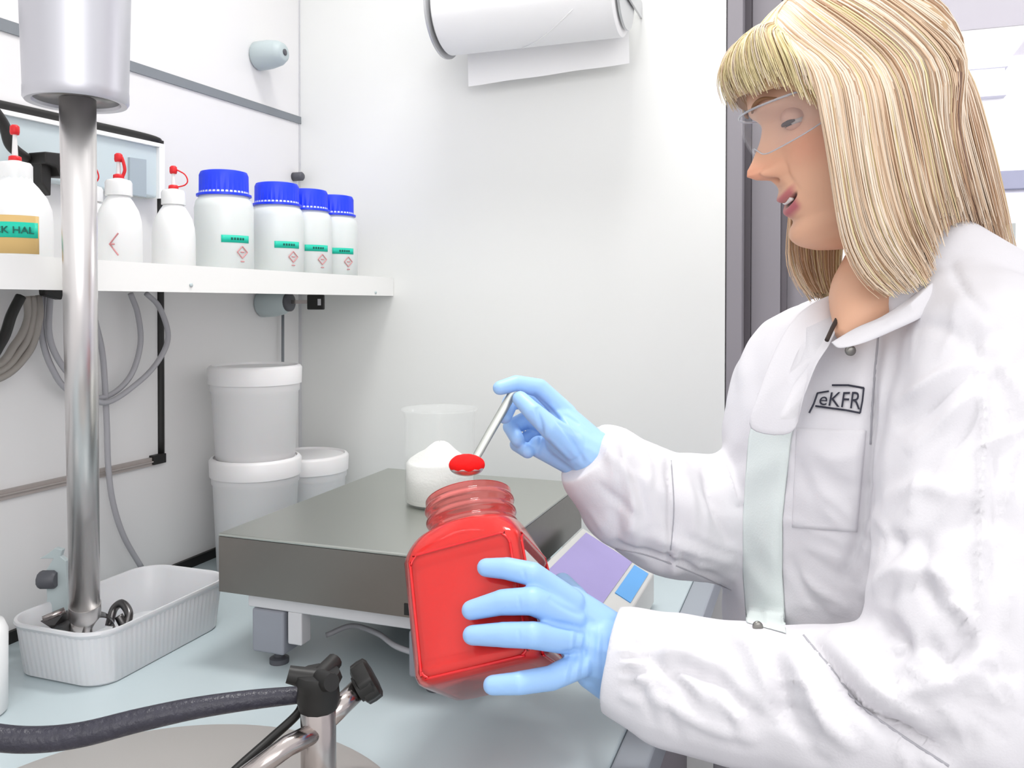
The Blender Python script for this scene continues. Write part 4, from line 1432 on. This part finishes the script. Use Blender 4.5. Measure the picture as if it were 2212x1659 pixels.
farR = [.075, .070, .078, .078, .070, .064, .052, .036]
parts += chain([W(*q) for q in farA], farR)
parts += chain([W(2078, 548, .87), W(2000, 640, .86)], [.032, .05])
parts += chain([W(2062, 532, .835), W(2135, 620, .825)], [.030, .05])
parts += chain([W(2062, 532, .835), W(1990, 640, .83)], [.030, .04])
c1 = W(1892, 1700, .915)
lr = []
for zz_, k in ((c1[2] + 0.03, 1.0), (0.72, 1.06), (0.52, 1.12)):
    lr.append(np.array([c1[0], c1[1], zz_]) + np.outer(np.cos(t_) * 0.14 * k, Nf) + np.outer(np.sin(t_) * 0.20 * k, Sl))
parts.append(loft(lr))
CV, CF, CN = remesh(parts, 0.0042, 14)
for (c0, p0) in ((W(1324, 1421, .790), W(1400, 1440, .780)), (W(1272, 972, .935), W(1330, 1025, .945))):
    ax_ = (c0 - p0) / np.linalg.norm(c0 - p0)
    h_ = (CV - c0) @ ax_
    near_ = (h_ > 0) & (np.linalg.norm(CV - c0, axis=1) < 0.075)
    CV[near_] -= np.outer(h_[near_], ax_)
lines = [
    # armhole between chest and near sleeve
    ([(1905, 690), (1885, 800), (1880, 930), (1868, 1060), (1852, 1170), (1815, 1260)], 13, -0.011, 0, .9),
    ([(1930, 700), (1915, 820), (1905, 950), (1890, 1080)], 18, 0.006, 0, .9),
    # folds from the shoulder of the near sleeve
    ([(2110, 770), (2020, 820), (1930, 880)], 13, 0.006), ([(2110, 800), (2030, 860), (1940, 930)], 12, -0.006),
    ([(2120, 830), (2050, 900), (1960, 980)], 14, 0.005), ([(2120, 870), (2070, 950), (1990, 1040)], 14, -0.006),
    ([(2120, 740), (2128, 900), (2120, 1080), (2116, 1300), (2105, 1480)], 9, 0.0055), ([(2144, 760), (2148, 900), (2144, 1100), (2140, 1300)], 12, -0.004),
    ([(2150, 800), (2180, 880), (2212, 960)], 14, -0.006), ([(2160, 780), (2200, 840), (2230, 900)], 12, 0.005),
    # upper sleeve
    ([(1900, 1080), (1990, 1050), (2080, 1075)], 20, 0.005), ([(1880, 1150), (1960, 1180), (2060, 1140), (2110, 1090)], 26, -0.006),
    ([(1860, 1290), (1940, 1240), (2030, 1240), (2085, 1330)], 24, 0.010), ([(1990, 1150), (2000, 1250), (2030, 1330)], 16, -0.006),
    ([(1865, 1330), (1920, 1350), (1950, 1400), (1900, 1420)], 18, -0.012), ([(1880, 1350), (1930, 1385)], 12, -0.010),
    ([(1990, 1380), (2050, 1420), (2090, 1350)], 20, -0.009), ([(2050, 1300), (2090, 1340), (2075, 1370)], 10, 0.010),
    # elbow crook and forearm folds
    ([(1740, 1370), (1800, 1440), (1860, 1520), (1960, 1590), (2050, 1640)], 12, -0.016), ([(1790, 1370), (1850, 1440), (1920, 1510), (2010, 1560)], 20, 0.009),
    ([(1700, 1400), (1740, 1470), (1790, 1560), (1860, 1620)], 20, 0.010), ([(1640, 1395), (1680, 1460), (1700, 1540), (1760, 1610)], 18, -0.009),
    ([(1850, 1490), (1950, 1500), (2060, 1470), (2150, 1400)], 24, 0.008), ([(1900, 1555), (2000, 1600), (2120, 1600)], 26, -0.007),
    ([(1560, 1360), (1620, 1400), (1655, 1470), (1640, 1540)], 16, 0.006), ([(1440, 1440), (1500, 1450), (1560, 1480), (1610, 1530)], 15, -0.009),
    ([(1420, 1410), (1480, 1410), (1550, 1440)], 14, 0.006), ([(1400, 1500), (1460, 1530), (1540, 1570), (1640, 1600)], 15, 0.006),
    ([(1340, 1390), (1390, 1395)], 7, -0.004), ([(1340, 1420), (1400, 1418)], 6, -0.004), ([(1340, 1450), (1405, 1452)], 6, -0.004), ([(1340, 1478), (1395, 1490)], 6, -0.004),
    ([(1335, 1405), (1395, 1407)], 5, 0.003), ([(1335, 1436), (1400, 1436)], 5, 0.003), ([(1335, 1465), (1400, 1470)], 5, 0.003), ([(1335, 1500), (1380, 1520)], 7, 0.003),
    # far sleeve
    ([(1300, 930), (1345, 1010), (1370, 1100), (1350, 1180)], 13, 0.005, .8, 1.2), ([(1330, 960), (1375, 1040), (1400, 1130)], 11, -0.006, .8, 1.2),
    ([(1440, 985), (1452, 1080), (1450, 1180), (1440, 1240)], 9, -0.008, .8, 1.2), ([(1470, 985), (1490, 1080), (1500, 1160)], 15, 0.006, .8, 1.2),
    ([(1540, 950), (1570, 1020), (1600, 1090)], 12, 0.008, .8, 1.2), ([(1520, 1000), (1540, 1090), (1580, 1180)], 13, -0.009, .8, 1.2),
    ([(1310, 1170), (1400, 1195), (1500, 1230), (1590, 1270)], 8, -0.006, .8, 1.2), ([(1400, 1150), (1500, 1190), (1590, 1215)], 12, 0.006, .8, 1.2),
    ([(1290, 1040), (1330, 1080), (1390, 1130)], 9, -0.004, .8, 1.2), ([(1380, 960), (1400, 1000), (1405, 1060)], 9, 0.004, .8, 1.2),
    # chest
    ([(1745, 960), (1800, 990), (1860, 980)], 16, 0.003), ([(1760, 1040), (1820, 1060), (1855, 1100)], 18, -0.003), ([(1700, 1200), (1740, 1280), (1790, 1330)], 12, -0.004),
    ([(1770, 740), (1745, 800), (1722, 860), (1712, 900)], 8, -0.005), ([(1700, 950), (1685, 1080), (1680, 1200), (1690, 1330)], 8, -0.004),
    ([(2050, 560), (2080, 620), (2130, 680)], 9, -0.004), ([(1950, 720), (2000, 700), (2060, 720), (2100, 760)], 16, -0.004),
]
for (x0_, x1_, y0_, y1_, a0_, n_) in ((1720, 1860, 960, 1330, 0.5, 12), (1340, 1640, 1350, 1560, 0.9, 24), (1290, 1590, 950, 1250, 1.2, 26), (1900, 2200, 700, 1350, 2.0, 26), (1650, 2200, 1380, 1650, 0.8, 26)):
    for _ in range(n_):
        x_, y_ = RNG.uniform(x0_, x1_), RNG.uniform(y0_, y1_)
        an = a0_ + RNG.normal() * 0.45
        L_ = RNG.uniform(35, 90)
        dx_, dy_ = math.cos(an) * L_, math.sin(an) * L_
        lines.append(([(x_ - dx_, y_ - dy_), (x_ + RNG.normal() * 9, y_ + RNG.normal() * 9), (x_ + dx_, y_ + dy_)], RNG.uniform(6, 13), RNG.choice([-1, 1]) * RNG.uniform(0.0012, 0.0034)))
CV = fold(CV, CN, lines)
# soft all-over cloth crumple
ph = RNG.uniform(0, 6, 6)
cr_ = 0.0011 * np.sin(CV[:, 2] * 62 + 4 * np.sin(CV[:, 0] * 21 + ph[0]) + ph[1]) * np.sin(CV[:, 0] * 35 + 3 * np.sin(CV[:, 2] * 17 + ph[2])) + 0.0008 * np.sin(CV[:, 1] * 90 + 5 * np.sin(CV[:, 2] * 30 + ph[3]) + ph[4])
CV = CV + CN * cr_[:, None]
coat = put('lab_coat', [(CV, CF)], M['coat'], person, fix=False)
bvh = BVHTree.FromPolygons([Vector(v) for v in CV], CF)


def hit(px, py, default=0.85):
    v = ray(px, py)
    vn = v / np.linalg.norm(v)
    loc, nr, idx, ds = bvh.ray_cast(Vector(EYE), Vector(vn))
    if loc is None:
        return EYE + v * default
    return np.array(loc)


def onto(px, py, off, default=0.85):
    v = ray(px, py)
    return hit(px, py, default) - v / np.linalg.norm(v) * off


def cloth_patch(quad, nu, nv, off, th, puff=0.0, smooth_it=3, rails=None):
    """patch following the coat: quad = 4 pixel corners (a,b,c,d)"""
    a, b, c, d = [np.array(q, float) for q in quad]
    Gd = np.zeros((nv, nu, 3))
    dist = np.zeros((nv, nu))
    PX = np.zeros((nv, nu, 2))
    for i in range(nv):
        for j in range(nu):
            u, v = j / (nu - 1), i / (nv - 1)
            p = a * (1 - u) * (1 - v) + b * u * (1 - v) + c * u * v + d * (1 - u) * v
            if rails:
                x = v * (len(rails[0]) - 1)
                k = min(int(x), len(rails[0]) - 2)
                lf, rt = [np.array(rr_[k], float) * (1 - x + k) + np.array(rr_[k + 1], float) * (x - k) for rr_ in rails]
                p = lf * (1 - u) + rt * u
            PX[i, j] = p
            dist[i, j] = (hit(p[0], p[1]) - EYE) @ F
    for _ in range(smooth_it):
        D2 = dist.copy()
        D2[1:-1, 1:-1] = (dist[:-2, 1:-1] + dist[2:, 1:-1] + dist[1:-1, :-2] + dist[1:-1, 2:] + dist[1:-1, 1:-1]) / 5
        dist = np.minimum(D2, dist)
    rings = []
    T = []
    for i in range(nv):
        for j in range(nu):
            u, v = j / (nu - 1), i / (nv - 1)
            pf = off + puff * min(1, 6 * min(u, 1 - u, v, 1 - v))
            Gd[i, j] = W(PX[i, j, 0], PX[i, j, 1], dist[i, j] - pf)
    V = np.concatenate([Gd.reshape(-1, 3), (Gd + F * th).reshape(-1, 3)])
    n = nu * nv
    Fs = []
    for i in range(nv - 1):
        for j in range(nu - 1):
            q = (i * nu + j, i * nu + j + 1, (i + 1) * nu + j + 1, (i + 1) * nu + j)
            Fs.append(q)
            Fs.append(tuple(k + n for k in q[::-1]))
    bd = [(0, j) for j in range(nu)] + [(i, nu - 1) for i in range(1, nv)] + [(nv - 1, j) for j in range(nu - 2, -1, -1)] + [(i, 0) for i in range(nv - 2, 0, -1)]
    bi = [i * nu + j for i, j in bd]
    for k in range(len(bi)):
        p, q = bi[k], bi[(k + 1) % len(bi)]
        Fs.append((p, q, q + n, p + n))
    return V, Fs


put('placket', [cloth_patch([(1628, 880), (1716, 905), (1690, 1120), (1606, 1120)], 18, 46, 0.002, 0.004, 0.0015, 3, ([(1640, 850), (1618, 950), (1606, 1120), (1606, 1240), (1614, 1345)], [(1728, 850), (1708, 950), (1690, 1120), (1690, 1240), (1698, 1368)]))], M['coatg'], coat)
put('chest_pocket', [cloth_patch([(1722, 925), (1872, 930), (1852, 1150), (1712, 1140)], 22, 26, 0.0015, 0.004, 0.002)], M['coat'], coat)


def leaf(poly, dep, th, inner=0.004):
    """thick cloth leaf: outline with depth per point, domed"""
    P = smoothpath([W(x, y, d) for (x, y), d in zip(poly, dep)] + [W(*poly[0], dep[0])], 5)[:-1]
    c = P.mean(0)
    rings = []
    for s, o_ in ((1.0, 0.0), (0.985, -th * 0.4), (0.93, -th * 0.75), (0.7, -th - inner * 0.7), (0.35, -th - inner)):
        rings.append(c + (P - c) * s + F * o_)
    bk = [c + (P - c) * 0.98 + F * th * 0.5]
    return loft(bk + rings)


# collar: far leaf, near leaf
put('collar', [leaf([(1836, 628), (1775, 645), (1722, 682), (1680, 745), (1638, 850), (1622, 925), (1708, 935), (1735, 860), (1762, 790), (1792, 742), (1815, 690)], [.885, .875, .862, .85, .842, .84, .832, .82, .817, .82, .85], 0.004),
               leaf([(1795, 740), (1850, 708), (1905, 684), (1960, 648), (2010, 610), (2035, 600), (2040, 640), (2000, 680), (1935, 712), (1868, 740), (1815, 752)], [.80, .800, .797, .795, .79, .79, .785, .78, .778, .780, .788], 0.003)], M['coat'], coat)
put('neck_cord', [tube([W(1832, 628, .858), W(1820, 665, .845), W(1800, 705, .828), W(1786, 735, .815)], 0.0022, 8)], M['undershirt'], coat)
put('snap_fastener', [lathe(onto(1836, 757, 0.012), [(0.0052, 0), (0.0052, 0.002), (0.003, 0.003)], 16, -F)], M['snap'], coat)
put('lower_snap', [lathe(onto(1636, 1352, 0.006), [(0.0045, 0), (0.0045, 0.002), (0.003, 0.003)], 16, -F)], M['snap'], coat)


def seam_shade(pts, r, off):
    X = smoothpath([np.array(p, float) for p in pts], 8)
    return tube([onto(x, y, off) for x, y in X], r, 6, 1)


for sp_, r_ in (([(1735, 1372), (1800, 1450), (1855, 1520), (1950, 1590), (2050, 1655)], 0.0011), ([(1898, 715), (1890, 800), (1884, 880), (1880, 960)], 0.0010), ([(1450, 995), (1456, 1100), (1448, 1200)], 0.0007), ([(1330, 1185), (1400, 1200), (1500, 1238), (1580, 1275)], 0.0008)):
    put('seam_shade', [seam_shade(sp_, r_, 0.0001)], M['seam_shade'], coat)  # tubes greyer than the coat, shading its seams and elbow crease by colour
# trousers and shoes below the coat
for sg in (-1, 1):
    lc = c1 + Sl * 0.09 * sg
    lgp = []
    for zz_, r_ in ((0.56, .085), (0.45, .075), (0.25, .062), (0.06, .058)):
        q_ = np.array([lc[0], lc[1], zz_])
        lgp.append(q_ + np.outer(np.cos(t_) * r_, Nf) + np.outer(np.sin(t_) * r_, Sl))
    put('trouser_leg', [loft(lgp)], M['navy'], person)
    fo = np.array([lc[0], lc[1], 0.0])
    put('shoe', [tube([fo - Nf * 0.05 + Z * 0.045, fo + Nf * 0.02 + Z * 0.05, fo + Nf * 0.10 + Z * 0.04, fo + Nf * 0.17 + Z * 0.03], [0.035, 0.045, 0.042, 0.028], 20)], M['white'], person)

# breast logo: outlined flag with letters, built over the chest
lo = []


def stroke(pts, r=0.0010):
    return tube([onto(x, y, 0.0025) for x, y in pts], r, 6, 1)


lo += [stroke([(1798, 832), (1832, 832), (1866, 838)]), stroke([(1866, 838), (1863, 866), (1858, 892)], 0.0008), stroke([(1858, 892), (1828, 886), (1790, 881), (1762, 877)]), stroke([(1766, 849), (1758, 872), (1748, 892)], 0.0009), stroke([(1766, 849), (1790, 845)], 0.0009)]
g, gf, raw = text_geo('eKFR', 0.5, (0, 0, 0), (1, 0, 0), (0, 1, 0), 0.0)
mxr = raw[:, :2].max(0)
mnr = raw[:, :2].min(0)
UV = (raw[:, :2] - mnr) / (mxr - mnr)
tx = []
for (u, v) in UV:
    a = np.array([1768, 874]) * (1 - u) + np.array([1858, 885]) * u
    b = np.array([1774, 848]) * (1 - u) + np.array([1862, 846]) * u
    p = a * (1 - v) + b * v
    tx.append(onto(p[0], p[1], 0.0022))
tx = np.array(tx)
n = len(tx)
tf = [f for f in gf if len(f) > 2]
lo.append((tx, tf))
put('breast_logo', lo, M['navy'], coat, smooth=False, fix=False)


# gloves ---------------------------------------------------------------
def jf(px, py, off):
    """point in front of the jar's front face"""
    n = -JM[:, 1]
    p0 = JC + n * (JW / 2)
    v = ray(px, py)
    t = ((p0 + n * off - EYE) @ n) / (v @ n)
    return EYE + v * t


def finger(pts, rs):
    return chain(pts, rs)


gl = []
gl += finger([W(1235, 1300, .790), jf(1150, 1240, .012), jf(1095, 1228, .0105), jf(1050, 1226, .0095)], [.0125, .0112, .0105, .0088])
gl += finger([W(1235, 1335, .785), jf(1150, 1298, .014), jf(1085, 1301, .012), jf(1018, 1318, .0095)], [.0135, .0128, .0118, .0092])
gl += finger([W(1240, 1385, .778), jf(1150, 1372, .014), jf(1085, 1371, .012), jf(1020, 1372, .0095)], [.013, .012, .0112, .0090])
gl += finger([W(1255, 1435, .775), W(1190, 1465, .755), jf(1120, 1476, .008), jf(1064, 1480, .0085)], [.0125, .0110, .0100, .0086])
# back of the hand
for a, b, r0, r1 in (((1235, 1300, .80), (1320, 1368, .80), .0145, .020), ((1235, 1337, .797), (1322, 1392, .80), .015, .022), ((1240, 1383, .793), (1322, 1420, .80), .015, .022), ((1255, 1432, .79), (1318, 1450, .80), .0145, .020), ((1275, 1455, .79), (1312, 1480, .80), .014, .015),
                     ((1300, 1400, .80), (1365, 1425, .795), .036, .032), ((1265, 1380, .80), (1320, 1410, .80), .028, .035)):
    gl.append(capsule(W(*a), W(*b), r0, r1))
# thumb round the far side of the jar
gl += finger([W(1290, 1370, .81), W(1262, 1325, .850), W(1240, 1290, .895), W(1215, 1260, .93)], [.019, .0155, .0135, .0115])
GV, GF, GN = remesh(gl, 0.0015, 7)
glf = [([(1240 + 9 * k, 1345 + 14 * (k % 3)), (1232 + 10 * k, 1410), (1218 + 12 * k, 1480)], 3.2, (-1) ** k * 0.0009) for k in range(9)]
glf += [([(1185, 1290), (1230, 1318), (1262, 1330)], 7, -0.002), ([(1185, 1345), (1225, 1352), (1262, 1358)], 7, -0.0025), ([(1190, 1420), (1230, 1410), (1265, 1400)], 7, -0.002),
        ([(1130, 1228), (1134, 1252)], 3, -0.0008), ([(1120, 1285), (1124, 1320)], 3, -0.0008), ([(1120, 1358), (1122, 1388)], 3, -0.0008)]
GV = fold(GV, GN, glf)
put('glove', [(GV, GF)], M['glove'], person, fix=False)

gl = []
# index finger over the top
gl += finger([W(1222, 893, .955), W(1165, 838, .955), W(1115, 828, .948), W(1080, 838, .938)], [.0125, .0108, .0095, .0082])
# thumb, on the camera side
gl += finger([W(1238, 962, .925), W(1190, 925, .912), W(1152, 890, .915), W(1124, 862, .928)], [.0165, .0130, .0108, .0090])
# middle, ring, little finger curled in
gl += finger([W(1210, 905, .975), W(1150, 862, .985), W(1103, 868, .970), W(1090, 900, .952)], [.0125, .0108, .0096, .0084])
gl += finger([W(1205, 930, .985), W(1140, 905, .992), W(1103, 922, .978), W(1118, 950, .958)], [.012, .0106, .0094, .0082])
gl += finger([W(1205, 960, .985), W(1150, 945, .990), W(1117, 960, .975), W(1140, 976, .955)], [.0115, .0098, .0088, .0078])
for a, b, r0, r1 in (((1215, 900, .955), (1262, 955, .94), .016, .022), ((1210, 930, .965), (1260, 975, .945), .017, .024), ((1200, 960, .97), (1258, 985, .945), .015, .021), ((1222, 945, .945), (1285, 985, .935), .024, .028), ((1165, 965, .965), (1240, 1003, .945), .013, .014)):
    gl.append(capsule(W(*a), W(*b), r0, r1))
GV, GF, GN = remesh(gl, 0.0015, 7)
GV = fold(GV, GN, [([(1160, 880), (1170, 930), (1160, 985)], 5, -0.003), ([(1150, 850), (1200, 900), (1240, 960), (1262, 1000)], 6, -0.0025), ([(1185, 870), (1225, 915), (1250, 960)], 5, 0.0015), ([(1180, 940), (1215, 975), (1240, 1005)], 5, 0.0015),
                   ([(1225, 880), (1255, 900)], 3, -0.0008), ([(1220, 895), (1252, 918)], 3, -0.0008), ([(1200, 905), (1240, 940)], 3, -0.0008)])
put('glove', [(GV, GF)], M['glove'], person, fix=False)

# safety glasses ---------------------------------------------------------
gs = empty('safety_glasses', HH(np.array([0.10, 0, 0.0])), 'clear wraparound safety glasses worn by the blonde person', 'glasses')
rows = []
nu = 41
for i in range(15):
    v = i / 14
    row = []
    for j in range(nu):
        u = -1 + 2 * j / (nu - 1)
        y = 0.070 * math.sin(u * 1.25) / math.sin(1.25)
        x = 0.108 - 0.058 * (1 - math.cos(u * 1.25)) / (1 - math.cos(1.25)) ** 1.0
        top = 0.022 - 0.004 * abs(u)
        bot = -0.026 + 0.012 * math.exp(-(u / 0.16) ** 2) + 0.012 * abs(u) ** 3
        z = top * (1 - v) + bot * v
        row.append((x + 0.004 * math.sin(v * PI) - 0.004 * v, y, z))
    rows.append(row)
A = np.array(rows)
LV = HH(A.reshape(-1, 3))
LV2 = HH((A * [1, 1, 1] + [-0.0016, 0, 0]).reshape(-1, 3))
n = 15 * nu
LF = []
for i in range(14):
    for j in range(nu - 1):
        q = (i * nu + j, i * nu + j + 1, (i + 1) * nu + j + 1, (i + 1) * nu + j)
        LF += [q, tuple(k + n for k in q[::-1])]
bi = [j for j in range(nu)] + [i * nu + nu - 1 for i in range(1, 15)] + [14 * nu + j for j in range(nu - 2, -1, -1)] + [i * nu for i in range(13, 0, -1)]
for k in range(len(bi)):
    p, q = bi[k], bi[(k + 1) % len(bi)]
    LF.append((p, q, q + n, p + n))
put('lens', [(np.concatenate([LV, LV2]), LF)], M['lens'], gs)
rim = [A[0, j] for j in range(0, nu, 2)]
put('brow_bar', [tube([HH(np.array(p) + [0.0005, 0, 0.0006]) for p in rim], 0.0012, 6, 3)], M['lensf'], gs)
rim = [A[14, j] for j in range(0, nu, 2)]
put('lower_rim', [tube([HH(np.array(p)) for p in rim], 0.0008, 6, 3)], M['lensf'], gs)
for s in (1, -1):
    put('temple', [tube([HH(np.array(p)) for p in ((0.050, 0.0705 * s, 0.012), (0.02, 0.0745 * s, 0.012), (-0.03, 0.076 * s, 0.008))], 0.0026, 8, 5, sq=0.5)], M['lensf'], gs)
